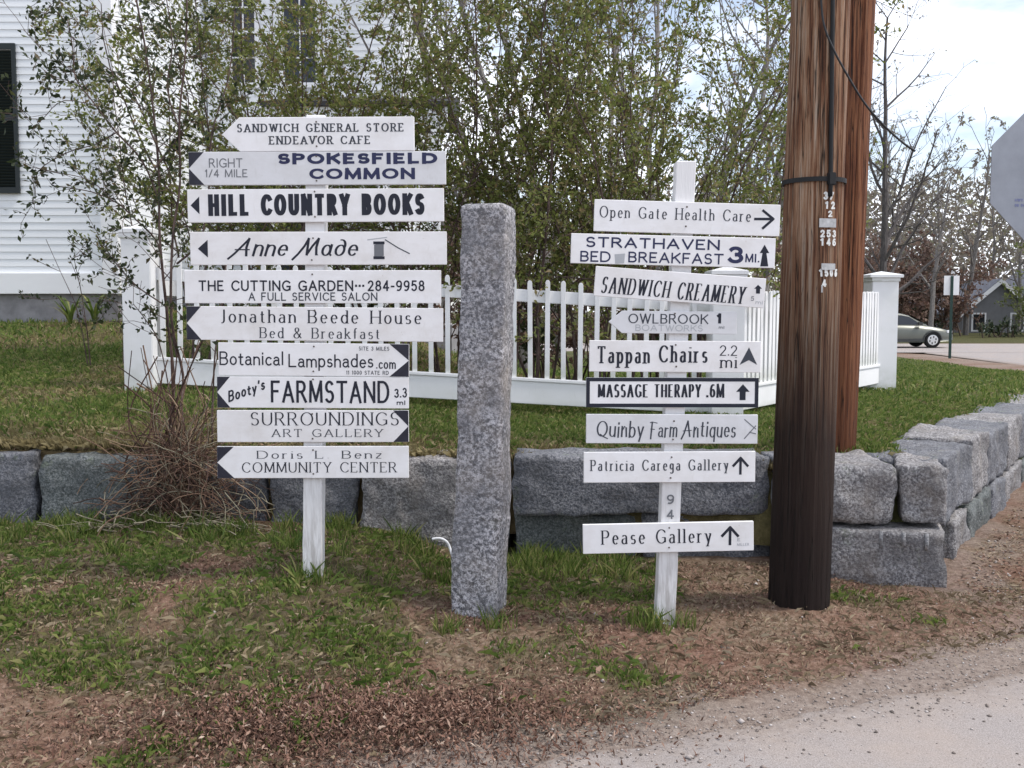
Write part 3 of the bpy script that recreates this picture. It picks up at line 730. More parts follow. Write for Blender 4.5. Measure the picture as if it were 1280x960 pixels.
b.nails((394, 240), (394, 271))
b = Board(SL, (398.5, 310.5), 320, 41, .1, 'white board with black brush script, a left triangle and a little thread spool drawing', 'board_warm')
b.poly(T(248, 311, 260.5, 300, 260.5, 322))
b.text('Anne', 291, 358, 320, 21, .15, 'ink', thin=.07, slant=.32, glyphs=GB, gap=.14)
b.text('Made', 371, 446, 320, 21, .15, 'ink', thin=.07, slant=.26, glyphs=GB, gap=.14)
b.poly(T(468, 306, 480, 304, 480, 320, 468, 322), 'ink_grey', 'spool_thread')
b.poly(T(467, 302, 481, 302, 481, 305.5, 467, 305.5), 'ink', 'spool_flange', .0001); b.poly(T(467, 320.5, 481, 320.5, 481, 324, 467, 324), 'ink', 'spool_flange', .0001)
b.line([T(460, 300, 484, 297)], 1.2, 'ink_pale', 'thread'); b.line([T(482, 300, 498, 310, 512, 317)], 1.4, 'ink_soft', 'needle')
b.nails((392, 298), (390, 325))
b = Board(SL, (391.5, 358.5), 320, 41, 0, 'white board with a line of plain capitals and a phone number above smaller capitals', 'board_white')
b.text('THE CUTTING GARDEN', 249, 442, 364, 13.5, .15, 'ink', gap=.22); b.text('\u00b7\u00b7\u00b7', 444, 456, 364, 13.5, .2, 'ink', gap=.3)
b.text('284-9958', 460, 531, 364, 13.5, .15, 'ink', gap=.24); b.text('A FULL SERVICE SALON', 311, 472, 376, 10.5, .14, 'ink_soft', gap=.26)
b.nails((391, 343))
b = Board(SL, (394, 405), 320, 42, -.5, 'white board with black left corners and two lines of old style serif letters', 'board_warm')
b.corners('left', 18)
b.text('Jonathan Beede House', 275, 527, 403, 16.5, .13, 'ink', thin=.05, serif=.09, gap=.2); b.text('Bed & Breakfast', 325, 475, 422.5, 13.5, .13, 'ink_soft', thin=.05, serif=.09, gap=.2)
b.nails((394, 388))
b = Board(SL, (392.5, 449.5), 238, 41, -.5, 'white board with black right corners and thin hand drawn lettering', 'board_white')
b.corners('right', 24)
b.text('Botanical', 275, 355, 456, 17, .11, 'ink', gap=.15, jit=.03); b.text('Lampshades', 361, 467, 459, 17, .11, 'ink', gap=.14, jit=.03)
b.text('.com', 470, 495, 461, 11.5, .14, 'ink', gap=.15, xh=1.1); b.text('SITE 3 MILES', 449, 487, 438, 5, .15, 'ink_soft', gap=.3); b.text('11 1000 STATE RD', 433, 486, 468, 5, .15, 'ink_soft', gap=.3)
b.nails((393, 433), (392, 464))
b = Board(SL, (391.5, 490.5), 239, 39, -.3, 'white board with black left corners and large thin hand painted capitals', 'board_white')
b.corners('left', 16)
b.text("Booty's", 286, 332, 503, 14, .15, 'ink', gap=.16, jit=.06, rise=.36); b.text('FARMSTAND', 339, 487, 503.5, 28, .115, 'ink', gap=.2, jit=.015)
b.text('3.3', 493, 509, 497, 12, .15, 'ink', gap=.12, jit=.05); b.text('mi', 496, 507, 506, 6, .2, 'ink', gap=.2)
b.nails((392, 474))
b = Board(SL, (391.5, 532.5), 239, 40, 0, 'white board with black right corners and spaced roman capitals in two lines', 'board_warm')
b.corners('right', 19)
b.text('SURROUNDINGS', 314, 499, 531.5, 16.5, .12, 'ink', thin=.045, serif=.085, gap=.17); b.text('ART GALLERY', 340, 479, 546, 10, .15, 'ink_soft', thin=.06, serif=.11, gap=.26)
b.nails((391, 517), (391, 548))
b = Board(SL, (391.5, 577.5), 239, 40, .1, 'white board with black left corners and two lines of serif letters, lowest on its post', 'board_white')
b.corners('left', 21)
b.text('Doris L. Benz', 322, 478, 573, 10, .17, 'ink_soft', thin=.06, serif=.11, gap=.28); b.text('COMMUNITY CENTER', 303, 496, 590.5, 13, .12, 'ink', thin=.05, serif=.09, gap=.14)
b.nails((392, 562), (392, 592))
# ---- right post
b = Board(SR, (858.5, 272.5), 232, 39, -1.7, 'white board with thin serif letters and a right arrow, topmost on its post', 'board_white')
b.text('Open Gate Health Care', 749, 938, 272, 14.5, .12, 'ink_soft', thin=.055, serif=.085, gap=.2, rise=0)
b.line([T(943, 274, 965, 274), T(953, 263.5, 966, 274), T(966, 274, 953, 285.5)], 3.2)
b.nails((858, 259), (857, 283))
b = Board(SR, (841, 313.5), 255, 37, -1.4, 'white board with two lines of sans capitals, a big numeral three and an up arrow', 'board_white', off=.004)
b.text('STRATHAVEN', 732, 899, 309, 13, .19, 'ink_navy', thin=.16, gap=.22); b.text('BED', 725, 763, 327, 13.5, .15, 'ink_navy', gap=.2); b.text('BREAKFAST', 785, 904, 328, 13.5, .15, 'ink_navy', gap=.2)
b.poly(T(768, 318, 781, 317, 780, 329, 769, 330), 'ink_pale', 'paint_smudge')
b.text('3', 909, 929, 329, 21, .26, 'ink_navy', thin=.2); b.text('MI.', 931, 949, 328, 11, .17, 'ink_navy', gap=.2)
b.poly(T(955, 306, 961, 316.5, 957.5, 316.5, 960, 333, 950, 333, 952.5, 316.5, 949, 316.5))
b = Board(SR, (849.5, 359), 213, 37, -4.2, 'tilted white board with one line of tall slanted serif capitals', 'board_warm', off=.008)
b.text('SANDWICH', 750, 836, 366, 20.5, .12, 'ink', thin=.04, serif=.07, gap=.2, slant=.12); b.text('CREAMERY', 845, 929, 374, 21.5, .12, 'ink', thin=.04, serif=.07, gap=.2, slant=.12)
b.poly(T(947, 356, 952, 361, 949.5, 361, 949.5, 367, 944.5, 367, 944.5, 361, 942, 361)); b.text('5', 938, 942, 376, 6, .15, 'ink_grey'); b.text('mi', 944, 953, 380, 5, .15, 'ink_pale')
b = Board(SR, (840.5, 403), 160, 28, -.6, 'narrow small white board cut to a left point with faded lettering', 'board_grey', 'left', 17)
b.text('OWLBROOK', 785, 885, 404, 12, .15, 'ink_soft', thin=.1, gap=.2); b.text('BOATWORKS', 794, 878, 413.5, 8, .13, 'ink_pale', gap=.22)
b.text('1', 895, 903, 404, 12, .3, 'ink', thin=.2); b.text('mi', 898, 905, 411, 4, .2, 'ink_grey')
b.nails((843, 392))
b = Board(SR, (843.5, 445.5), 214, 39, -.4, 'white board with bold serif letters, a distance numeral and a black triangle arrowhead', 'board_warm')
b.text('Tappan', 746, 812, 454, 21.5, .14, 'ink', thin=.07, serif=.075, gap=.15); b.text('Chairs', 823, 884, 453, 21.5, .14, 'ink', thin=.07, serif=.075, gap=.15)
b.text('2.2', 899, 921, 444.5, 13, .12, 'ink', thin=.08, gap=.12); b.text('mi', 900, 921, 460, 13.5, .15, 'ink', thin=.08, serif=.08, gap=.15, xh=1.15)
b.poly(T(935.5, 434, 946, 456, 935.5, 450, 924, 456), 'ink_soft')
b.nails((844, 431), (845, 458))
b = Board(SR, (840, 490.5), 215, 37, -.1, 'white board inside a thick black border with heavy condensed capitals', 'board_white')
W_, H_, t_ = b.W, b.H, 4.6/b.k
V = [(x, b.y-.0002, z) for x, z in [(-W_, -H_), (W_, -H_), (W_, H_), (-W_, H_), (-W_+t_, -H_+t_), (W_-t_, -H_+t_), (W_-t_, H_-t_), (-W_+t_, H_-t_)]]
poly_mesh('black_border', V, [(0, 1, 5, 4), (1, 2, 6, 5), (2, 3, 7, 6), (3, 0, 4, 7)], M['ink'], b.o)
b.text('MASSAGE', 747, 810, 496.5, 16.5, .17, 'ink', thin=.07, serif=.02, gap=.12); b.text('THERAPY', 817, 876, 496.5, 16.5, .17, 'ink', thin=.07, serif=.02, gap=.12); b.text('.6M', 882, 905, 496.5, 16.5, .17, 'ink', thin=.08, gap=.12)
b.poly(T(928, 480, 936.5, 489.5, 931.5, 489.5, 931.5, 500, 924, 500, 924, 489.5, 919.5, 489.5))
b = Board(SR, (839.5, 536), 214, 36.5, -.2, 'weathered white board with faint spiky calligraphy in one line', 'board_grey')
b.text('Quinby', 745, 804, 546, 20, .105, 'ink_soft', thin=.05, slant=.06, glyphs=GQ, gap=.15, jit=.03); b.text('Farm', 811, 846, 546, 19, .10, 'ink_soft', thin=.05, slant=.06, glyphs=GQ, gap=.14, jit=.03)
b.text('Antiques', 852, 919, 546, 20, .10, 'ink_soft', thin=.05, slant=.06, glyphs=GQ, gap=.15, jit=.03)
b.line([T(930, 524, 938, 531, 944, 536), T(936, 540, 944, 542), T(930, 548, 944, 532)], 1.3, 'ink_grey', 'faded_arrow')
b.nails((842, 526), (841, 549))
b = Board(SR, (836.5, 583.5), 214, 38.5, .3, 'clean white board with thin serif letters and an up arrow above the bare stretch of post', 'board_white')
b.text('Patricia Carega Gallery', 738, 910, 588.5, 14, .13, 'ink_soft', thin=.06, serif=.085, gap=.2)
b.up(925, 572, 592); b.nails((839, 571), (838, 597))
b = Board(SR, (835, 671.5), 213, 37, 1.2, 'white board with serif letters and an up arrow, lowest on its post near the ground', 'board_white')
b.text('Pease Gallery', 752, 889, 680.5, 18, .12, 'ink', thin=.05, serif=.085, gap=.2)
b.up(912, 658.5, 680, 10, 3.4); b.text('E', 921, 925, 676, 4, .2, 'ink_pale'); b.text('MILLER', 921, 936, 682, 3.5, .15, 'ink_pale', gap=.2)
b.nails((836, 659), (836, 684))
# faint black numerals painted on the bare post
V, F = [], []
c9 = P(838, 625, 4.66-.045); k = ppm(c9)
for t_, dy_ in (('9', 0), ('4', -19/k)): letters(V, F, t_, -4.5/k, 4.5/k, dy_-5/k, 12/k, .16, y0=-.004)
o = poly_mesh('painted_numeral', V, F, M['ink_grey'], SR); o.location = c9-Vector(SR.location)

# ------------------------------------------------------------------ utility poles
def pole(name, label, mat, base, top, r0, r1, hgt, zb, seed, n=96):
    ax = (top-base)/(top.z-base.z); r_ = thing(name, label, 'utility pole', base)
    zs = np.concatenate([np.linspace(-.15, 3.4, 60), np.linspace(3.5, hgt, 24)]); m = MB(); vs = []
    for z in zs:
        c = ax*z; rr = r0+(r1-r0)*z/(top.z-base.z); rr = max(rr, .09)
        for k in range(n):
            q = 2*math.pi*k/n; d = Vector((math.cos(q), math.sin(q), 0))
            g = mnoise.noise(Vector((d.x*7+seed, d.y*7, z*.16)))*.006+mnoise.noise(Vector((d.x*17+seed, d.y*17, z*.25)))*.0035
            if g < -.003: g *= 1.7
            vs.append(c+d*(rr+g))
    fs = [(i*n+k, i*n+(k+1) % n, (i+1)*n+(k+1) % n, (i+1)*n+k) for i in range(len(zs)-1) for k in range(n)]
    t = (len(zs)-1)*n; fs.append(tuple(range(t, t+n))); m.add(vs, fs)
    m.build('pole_shaft', M[mat], r_, smooth=True)
    return r_, ax
pb = P(997.5, 772, 4.95); pb.z = float(gz(pb.x, pb.y))-.03; pt = P(1026, 0, 4.95)
UP, UAX = pole('utility_pole', 'thick weathered wooden utility pole with dark creosoted base and metal number tags', 'pole_wood', pb, pt, .150, .137, 8.2, 0, 1.0)
b2 = P(1040, 560, 6.5); b2.z = float(lz(b2.x, b2.y))-.02; t2 = P(1066, 0, 6.5)
UP2, _ = pole('utility_pole', 'red brown wooden pole on the lawn, mostly hidden behind the thicker pole', 'pole_red', b2, t2, .148, .138, 7.5, 0, 5.0)
def on_pole(px, py, lift=.0):
    """a point on the front of the near pole, relative to its base"""
    z = P(px, py, 4.82).z-pb.z; c = pb+UAX*z; rr = .150-.013*z/(pt.z-pb.z)+lift
    x = P(px, py, 4.82).x-c.x; x = max(-rr*.98, min(rr*.98, x))
    return Vector((UAX.x*z+x, UAX.y*z-math.sqrt(rr*rr-x*x), z)), math.asin(x/rr)
z_ = on_pole(1026, 224)[0].z; m = MB(); vs = []; n = 48
for k in range(n):
    q = 2*math.pi*k/n
    for r_, dz in ((.1475, -.011), (.153, -.011), (.153, .011), (.1475, .011)):
        vs.append(UAX*z_+Vector((math.cos(q)*r_, math.sin(q)*r_, dz)))
m.add(vs, [(k*4+a, ((k+1) % n)*4+a, ((k+1) % n)*4+(a+1) % 4, k*4+(a+1) % 4) for k in range(n) for a in range(4)])
m.build('metal_strap', M['black_strap'], UP)
m = MB(); p_, q_ = on_pole(1038, 224, .012); m.box(p_, (.020, .012, .030), q_); m.build('strap_clamp', M['black_strap'], UP, bevel=.004)
m = MB(); pts = [on_pole(1037-(y-226)*.012, y, .008)[0] for y in range(246, -40, -12)]
zt = pts[-1]; pts += [zt+UAX*(k*.5) for k in range(1, 9)]
m.tube(pts, .0105, 8); m.build('ground_wire', M['black_strap'], UP, smooth=True)
# loose cable hanging from the pole
cab = [P(1026, -60, 4.79), P(1026, -20, 4.79), P(1027, 10, 4.79), P(1031, 35, 4.78), P(1042, 62, 4.77), P(1058, 92, 4.76), P(1080, 128, 4.75), P(1104, 156, 4.74), P(1128, 178, 4.73), P(1144, 189, 4.73)]
def smooth_pts(p, k=6):
    out = []
    for i in range(len(p)-1):
        a, b_, c, d = p[max(i-1, 0)], p[i], p[i+1], p[min(i+2, len(p)-1)]
        for j in range(k):
            t = j/k; out.append(.5*((2*b_)+(c-a)*t+(2*a-5*b_+4*c-d)*t*t+(3*b_-a-3*c+d)*t**3))
    return out+[p[-1]]
m = MB(); m.tube([p-pb for p in smooth_pts([Vector((pb.x+UAX.x*5.5, pb.y-.14, pb.z+5.5))]+cab)], .0052, 7)
m.build('loose_cable', M['cable'], UP, smooth=True)
def tagplate(px, py, w_, h):
    p_, q_ = on_pole(px, py, .004); m = MB(); k = 258
    m.box(p_, (w_/2/k, .0022, h/2/k), q_); m.build('tag_plate', M['zinc'], UP, bevel=.0012)
tagplate(1033.5, 279, 23, 11); tagplate(1034.5, 333.5, 20, 8)
def digits(t, px, base, cap, wpx=7.5):
    for i, ch in enumerate(t):
        if ch == ' ': continue
        c = px+i*wpx*1.05
        p_, q_ = on_pole(c, base-cap/2, .0045); V, F = [], []; k = 258
        letters(V, F, ch, -wpx*.40/k, wpx*.40/k, -cap/2/k, cap/k, .24, y0=0)
        o = poly_mesh('number_digit', V, F, M['alum_digit'], UP); o.location = p_; o.rotation_euler = (0, random.uniform(-.12, .12), q_)
digits('37', 1031, 250, 10); digits('12', 1033, 261.5, 9.5); digits('2', 1037, 271.5, 8)
digits('253', 1027, 297, 9.5); digits('146', 1027, 307.5, 9.5); digits('1506', 1025, 346, 10, 6.6); digits('4', 1029, 359, 9.5)
m = MB(); p_, q_ = on_pole(1026, 361, .004); m.box(p_, (.004, .002, .018), q_, .0); m.build('tag_plate', M['zinc'], UP)

# ------------------------------------------------------------------ stop sign seen from behind
ss = P(1321, 219, 5.5); gzs = float(gz(ss.x, ss.y)); st = thing('stop_sign', 'grey metal back of an octagonal road sign cut off by the right edge', 'road sign', (ss.x, ss.y, gzs), R(4))
m = MB(); rr = .375/math.cos(math.pi/8)*1.0
m.prism([(rr*math.cos(math.pi/8+k*math.pi/4), ss.z-gzs+rr*math.sin(math.pi/8+k*math.pi/4)) for k in range(8)], -.003, .003)
m.build('sign_plate', M['sign_back'], st, bevel=.0012, seg=1)
m = MB(); m.prism([((rr-.012)*math.cos(math.pi/8+k*math.pi/4), ss.z-gzs+(rr-.012)*math.sin(math.pi/8+k*math.pi/4)) for k in range(8)], .0035, .0055)
m.build('sign_face', M['stop_red'], st)
m = MB(); m.lohi((-.03, -.045, -.1), (.03, -.006, ss.z-gzs+.36)); m.build('sign_stand', M['green_post'], st, bevel=.004)
V, F = [], []
for i, t_ in enumerate(('HWY 25', '08 04 E')): letters(V, F, t_, -.235, -.155, ss.z-gzs-.145-.028*i, .016, .2, y0=-.0042, gap=.2)
poly_mesh('maker_mark', V, F, M['sticker_blue'], st)

# ------------------------------------------------------------------ white clapboard house
def clap(mb, a, b, z0, z1, out, exp=.1, th=.011):
    """lapped clapboards on the wall from a to b (xy), facing `out`"""
    z = z0; o = Vector((out[0], out[1], 0)); A = Vector((*a, 0)); B = Vector((*b, 0))
    while z < z1-1e-6:
        t = min(z+exp, z1); k = Vector((0, 0, 1))
        v = [A+o*th+k*z, B+o*th+k*z, B+o*.002+k*t, A+o*.002+k*t, A+o*-.004+k*z, B-o*.004+k*z]
        mb.add(v, [(0, 1, 2, 3), (4, 5, 1, 0)]); z = t
H = thing('clapboard_house', 'large white clapboard house with dark shutters and a rear wing behind the shrubs', 'house', (-9, 13.8, 1.2))
HO = Vector(H.location)
def hb(name, mat, mb, par=None, **k):
    o = mb.build(name, M[mat], par or H, **k); 
    o.matrix_parent_inverse = Matrix.Translation(-HO) if par is None else Matrix.Identity(4)
    return o
HX = (150-640)/1240*13.8
m = MB(); clap(m, (-14, 13.8), (HX, 13.8), 2.03, 9.6, (0, -1)); hb('front_wall', 'clapboard', m)
m = MB(); clap(m, (HX, 13.8), (HX, 24), 2.03, 9.6, (1, 0)); hb('side_wall', 'clapboard', m)
m = MB(); m.lohi((-14, 13.74, 1.75), (HX+.05, 13.80, 2.035)); m.lohi((HX, 13.803, 1.75), (HX+.05, 24, 2.035)); hb('water_table', 'trim_white', m, bevel=.005)
m = MB(); m.lohi((HX-.20, 13.755, 2.04), (HX+.028, 13.80, 9.6)); m.lohi((HX, 13.802, 2.04), (HX+.03, 14.0, 9.6)); hb('corner_board', 'trim_white', m, bevel=.004)
m = MB(); m.lohi((-14, 13.83, .6), (HX-.03, 24, 1.75)); hb('foundation', 'concrete', m, bevel=.01)
m = MB(); m.lohi((-14, 13.85, 1.73), (HX-.02, 23.9, 9.6)); hb('house_core', 'trim_white', m)
m = MB(); m.add([(-14.2, 13.3, 9.5), (HX+.4, 13.3, 9.5), (HX+.4, 19, 12.6), (-14.2, 19, 12.6), (-14.2, 24.5, 9.5), (HX+.4, 24.5, 9.5), (HX+.4, 13.3, 9.42), (-14.2, 13.3, 9.42)], [(0, 1, 2, 3), (3, 2, 5, 4), (7, 6, 1, 0)])
hb('roof', 'roof_dark', m)
def window(mb_parent, x0, x1, z0, z1, y, rows=4, cols=2, shut=None):
    f = MB(); t = .09
    for a, b_ in (((x0-t, y-.035, z0-t), (x0, y+.02, z1+t)), ((x1, y-.035, z0-t), (x1+t, y+.02, z1+t)), ((x0, y-.035, z1), (x1, y+.02, z1+t)), ((x0, y-.05, z0-t), (x1, y+.02, z0))): f.lohi(a, b_)
    fo = hb('window', 'trim_white', f, bevel=.004)
    m = MB(); m.lohi((x0, y-.002, z0), (x1, y+.01, z1)); hb('glass', 'glass_dark', m, fo)
    m = MB()
    for c in range(1, cols): xx = x0+(x1-x0)*c/cols; m.lohi((xx-.012, y-.018, z0), (xx+.012, y-.004, z1))
    for r_ in range(1, rows): zz = z0+(z1-z0)*r_/rows; h = .03 if r_ == rows//2 else .012; m.lohi((x0, y-.022, zz-h), (x1, y-.005, zz+h))
    hb('sash_bars', 'trim_white', m, fo)
    for sx0, sx1 in shut or []:
        m = MB(); m.lohi((sx0, y-.045, z0-.1), (sx0+.05, y-.012, z1+.08)); m.lohi((sx1-.05, y-.045, z0-.1), (sx1, y-.012, z1+.08))
        for zz in (z0-.1, (z0+z1)/2-.04, z1+.0): m.lohi((sx0+.05, y-.044, zz), (sx1-.05, y-.012, zz+.08))
        z = z0
        while z < z1: m.box(((sx0+sx1)/2, y-.028, z), ((sx1-sx0)/2-.05, .004, .022), 0, .6); z += .04
        hb('shutter', 'shutter_dark', m)
wx = (22-640)/1240*13.8+.13; wz1, wz0 = P(0, 55, 13.8).z-.08, P(0, 242, 13.8).z+.1
window(H, wx-1.40, wx-.48, wz0, wz1, 13.79, shut=[(wx-.42, wx), (wx-1.95, wx-1.51)])
# rear wing with two upper windows and a porch
EX0, EX1, EY = HX, (505-640)/1240*18.0, 18.0
m = MB(); clap(m, (HX+.03, EY), (EX1, EY), 1.3, 8.2, (0, -1), .115); hb('wing_wall', 'clapboard', m)
m = MB(); clap(m, (EX1, EY), (EX1, 23.8), 1.3, 8.2, (1, 0), .115); hb('wing_side', 'clapboard', m)
m = MB(); m.lohi((HX+.04, EY+.05, .7), (EX1-.02, 23.7, 8.1)); hb('wing_core', 'trim_white', m)
m = MB(); m.add([(HX+.03, EY-.4, 8.1), (EX1+.3, EY-.4, 8.1), (EX1+.3, 21, 9.8), (HX+.03, 21, 9.8), (HX+.03, EY-.4, 8.0), (EX1+.3, EY-.4, 8.0)], [(0, 1, 2, 3), (4, 5, 1, 0)]); hb('wing_roof', 'roof_dark', m)
def zy(py, y): return P(640, py, y).z
for a, b_ in ((298, 326), (362, 400)):
    window(H, (a-640)/1240*EY, (b_-640)/1240*EY, zy(104, EY), zy(-22, EY), EY-.012)
PY0 = 15.6; px0, px1 = (330-640)/1240*PY0, (565-640)/1240*PY0; pz = zy(126, PY0)
m = MB(); m.add([(px0, PY0, pz), (px1, PY0, pz), (px1, EY-.02, pz+.55), (px0, EY-.02, pz+.55), (px0, PY0, pz-.07), (px1, PY0, pz-.07), (px1, EY-.02, pz-.07), (px0, EY-.02, pz-.07)], [(0, 1, 2, 3), (4, 5, 1, 0), (5, 6, 2, 1), (7, 4, 0, 3), (7, 6, 5, 4)])
hb('porch_roof', 'roof_dark', m)
m = MB(); m.lohi((px0+.06, PY0+.06, pz-.42), (px1-.06, PY0+.14, pz-.075)); hb('porch_beam', 'trim_white', m)
for t in (.02, .33, .66, .97):
    x = px0+.12+(px1-px0-.3)*t; m = MB(); m.lohi((x-.06, PY0+.04, 1.0), (x+.08, PY0+.16, pz-.42)); hb('porch_column', 'trim_white', m, bevel=.01)
m = MB(); m.lohi((px0, PY0, .8), (px1, EY-.03, 1.3)); hb('porch_deck', 'concrete', m)
m = MB(); m.lohi((-4.6, EY-.03, 1.32), (-3.7, EY-.013, 3.4)); hb('porch_door', 'shutter_dark', m)

# ------------------------------------------------------------------ vegetation
def rv(k=1.0): return Vector((random.gauss(0, k), random.gauss(0, k), random.gauss(0, k)))
def grow(mb, sites, p, d, ln, r, lv, prm):
    """one branch as a tapered tube; children on levels above 0, leaf sites on the outer ones"""
    ns = max(3, int(ln/prm['step'][lv])); pts = [p.copy()]; rad = [r]; d = d.normalized(); st = ln/ns
    for i in range(ns):
        d = (d+rv(prm['wob'][lv])+Vector((0, 0, prm['up'][lv]))).normalized()
        p = p+d*st; pts.append(p.copy()); rad.append(max(prm['rmin'], r*(1-.78*(i+1)/ns)))
        t = (i+1)/ns
        if lv > 0 and t > prm['bare'][lv]:
            k = prm['kids'][lv]*st; k = int(k)+(random.random() < k % 1)
            for _ in range(k):
                a = d.cross(rv()).normalized(); ang = random.uniform(*prm['ang'])
                cdv = d*math.cos(ang)+a*math.sin(ang)
                grow(mb, sites, p.copy(), cdv, ln*random.uniform(*prm['len'])*(1.15-.55*t), max(prm['rmin'], rad[-1]*.62), lv-1, prm)
        if lv <= prm['leaf_lv'] and t > .15: sites.append((p.copy(), d.copy()))
    mb.tube(pts, rad, prm['n'][lv], cap=False)
def leaves(name, sites, m, parent, per, L_, W_, spread=.02, keep=1.0, g=None):
    g = g or np.random.default_rng(random.randrange(1 << 30))
    P_ = np.array([tuple(s_[0]) for s_ in sites]); D_ = np.array([tuple(s_[1]) for s_ in sites])
    P_ = np.repeat(P_, per, 0); D_ = np.repeat(D_, per, 0)
    k = g.random(len(P_)) < keep; P_ = P_[k]; D_ = D_[k]; n = len(P_)
    P_ = P_+g.normal(0, spread, (n, 3))
    d = D_*.6+g.normal(0, .75, (n, 3))+np.array([0, 0, .12]); d /= np.linalg.norm(d, axis=1, keepdims=True)
    s_ = np.cross(d, g.normal(0, 1, (n, 3))); s_ /= np.linalg.norm(s_, axis=1, keepdims=True); u = np.cross(s_, d)
    sc = g.uniform(.55, 1.2, (n, 1)); l = L_*sc; w_ = W_*sc*.5
    v = np.stack([P_, P_+d*l*.5+s_*w_+u*w_*.5, P_+d*l, P_+d*l*.5-s_*w_+u*w_*.5], 1).reshape(-1, 3)
    return np_mesh(name, v, np.arange(4*n).reshape(n, 4), M[m], parent)
SH = dict(step=[.07, .14, .28], wob=[.22, .18, .10], up=[.02, .03, .05], bare=[0, .12, .16], kids=[0, 4.6, 2.8], ang=(.5, 1.25), len=(.22, .44), leaf_lv=1, n=[3, 4, 5], rmin=.0028)
def shrub(label, x, y, h, stems, sp, group, leafm='leaf_olive', barkm='bark_stem', per=5, keep=1.0, L_=.058, W_=.028, prm=SH, name='tall_shrub', cat='shrub', r=.017):
    z = float(lz(x, y))-.03; t = thing(name, label, cat, (x, y, z), group=group); mb = MB(); si = []
    for i in range(stems):
        a = random.uniform(0, 2*math.pi); q = random.uniform(0, sp)
        d = Vector((math.cos(a)*q, math.sin(a)*q*.8, 1)); o = Vector((random.gauss(0, .16), random.gauss(0, .12), 0))
        grow(mb, si, o, d, h*random.uniform(.72, 1.1), r*random.uniform(.6, 1.15), 2, prm)
    mb.build('stems', M[barkm], t); leaves('foliage', si, leafm, t, per, L_, W_, keep=keep)
    return t
LB = 'tall twiggy shrub with small olive spring leaves behind the white picket fence'
GR = 'tall shrubs behind the picket fence'
for i, (px, y, h, st_, per, kp) in enumerate([(238, 9.9, 4.0, 4, 6, .9), (300, 10.6, 4.6, 5, 7, 1), (365, 9.7, 4.4, 5, 7, .95), (432, 10.5, 4.6, 5, 6, .9), (500, 9.6, 4.3, 5, 6, .9), (566, 10.4, 4.8, 5, 6, .95),
                                          (632, 9.6, 4.7, 5, 6, .85), (700, 10.5, 4.8, 6, 6, .8), (762, 9.7, 4.7, 5, 6, .85), (830, 10.4, 4.7, 5, 6, .85), (886, 9.8, 4.3, 5, 6, .8), (928, 10.9, 3.9, 4, 6, .7)]):
    shrub(LB, (px-640)/FPX*y, y, h, st_, .42, GR, per=per, keep=kp)
# brown leafy undergrowth between the tall shrubs and the trees
for i, px in enumerate((470, 540, 610, 680, 750, 820, 890, 955)):
    y = 12.3+.9*(i % 2)
    shrub('low brown leafed bush in the undergrowth behind the tall shrubs', (px-640)/FPX*y, y, 1.7, 7, .6, 'brown undergrowth bushes', 'leaf_rust' if i % 3 else 'leaf_dark', 'bark_brown', 5, 1, .09, .05, name='undergrowth_bush', cat='bush')
# ---- shrub and vines in front of the fence at the left
def pxs(pts, Y): return [P(x, y, Y) for x, y in pts]
fs_ = thing('leggy_shrub', 'leggy dark leaved shrub growing from the wall top before the white corner post', 'shrub', P(235, 588, 6.35), group=None)
mb = MB(); si = []; FO = Vector(fs_.location); Y_ = 6.35
mainst = [([(218, 590), (214, 530), (210, 480), (206, 400), (201, 300), (196, 220), (193, 150), (180, 60), (168, -30)], .0115),
          ([(240, 590), (230, 520), (222, 470), (219, 400), (222, 300), (226, 230), (229, 150), (234, 60), (240, -40)], .0105),
          ([(262, 592), (263, 540), (264, 490), (270, 440), (276, 400), (284, 330)], .008),
          ([(205, 330), (190, 300), (168, 272), (140, 252), (108, 238), (70, 232)], .006),
          ([(200, 250), (175, 200), (150, 165), (122, 130), (100, 100), (90, 60), (80, 22)], .0065),
          ([(196, 212), (210, 185), (224, 160), (227, 120), (226, 80)], .0065),
          ([(204, 380), (180, 360), (160, 345), (140, 325), (125, 300)], .005),
          ([(112, 115), (92, 90), (70, 75), (48, 55), (45, 20)], .0035), ([(150, 165), (120, 180), (85, 190), (52, 215), (40, 245)], .0042),
          ([(222, 330), (250, 300), (262, 240), (268, 170), (282, 90), (290, 10)], .007), ([(228, 170), (205, 110), (210, 50), (200, -20)], .006),
          ([(212, 500), (196, 430), (182, 400), (170, 380)], .005), ([(140, 252), (110, 225), (70, 215), (30, 208)], .0035), ([(120, 130), (85, 128), (55, 150), (35, 165)], .0035)]
PR = dict(step=[.05, .09], wob=[.2, .16], up=[.03, .03], bare=[0, .1], kids=[0, 7], ang=(.4, 1.1), len=(.25, .5), leaf_lv=1, n=[3, 3], rmin=.0018)
for pts, r in mainst:
    w3 = smooth_pts([p-FO+Vector((0, random.gauss(0, .05), 0)) for p in pxs(pts, Y_)], 4); n = len(w3)
    mb.tube(w3, [r*(1-.55*i/n) for i in range(n)], 6)
    for i in range(2, n):
        if w3[i].z < .75: continue
        if random.random() < .62:
            a = (w3[i]-w3[i-1]).normalized(); dv = a*.5+Vector((random.gauss(0, .8), random.gauss(0, .5), random.gauss(.15, .4)))
            grow(mb, si, w3[i].copy(), dv, random.uniform(.16, .42), max(.0022, r*.35), 1, PR)
        if r < .0072: si.append((w3[i].copy(), a if i > 2 else Vector((0, 0, 1))))
mb.build('stems', M['bark_stem'], fs_, smooth=True); leaves('foliage', si, 'leaf_dark', fs_, 3, .046, .023, .014, .62)
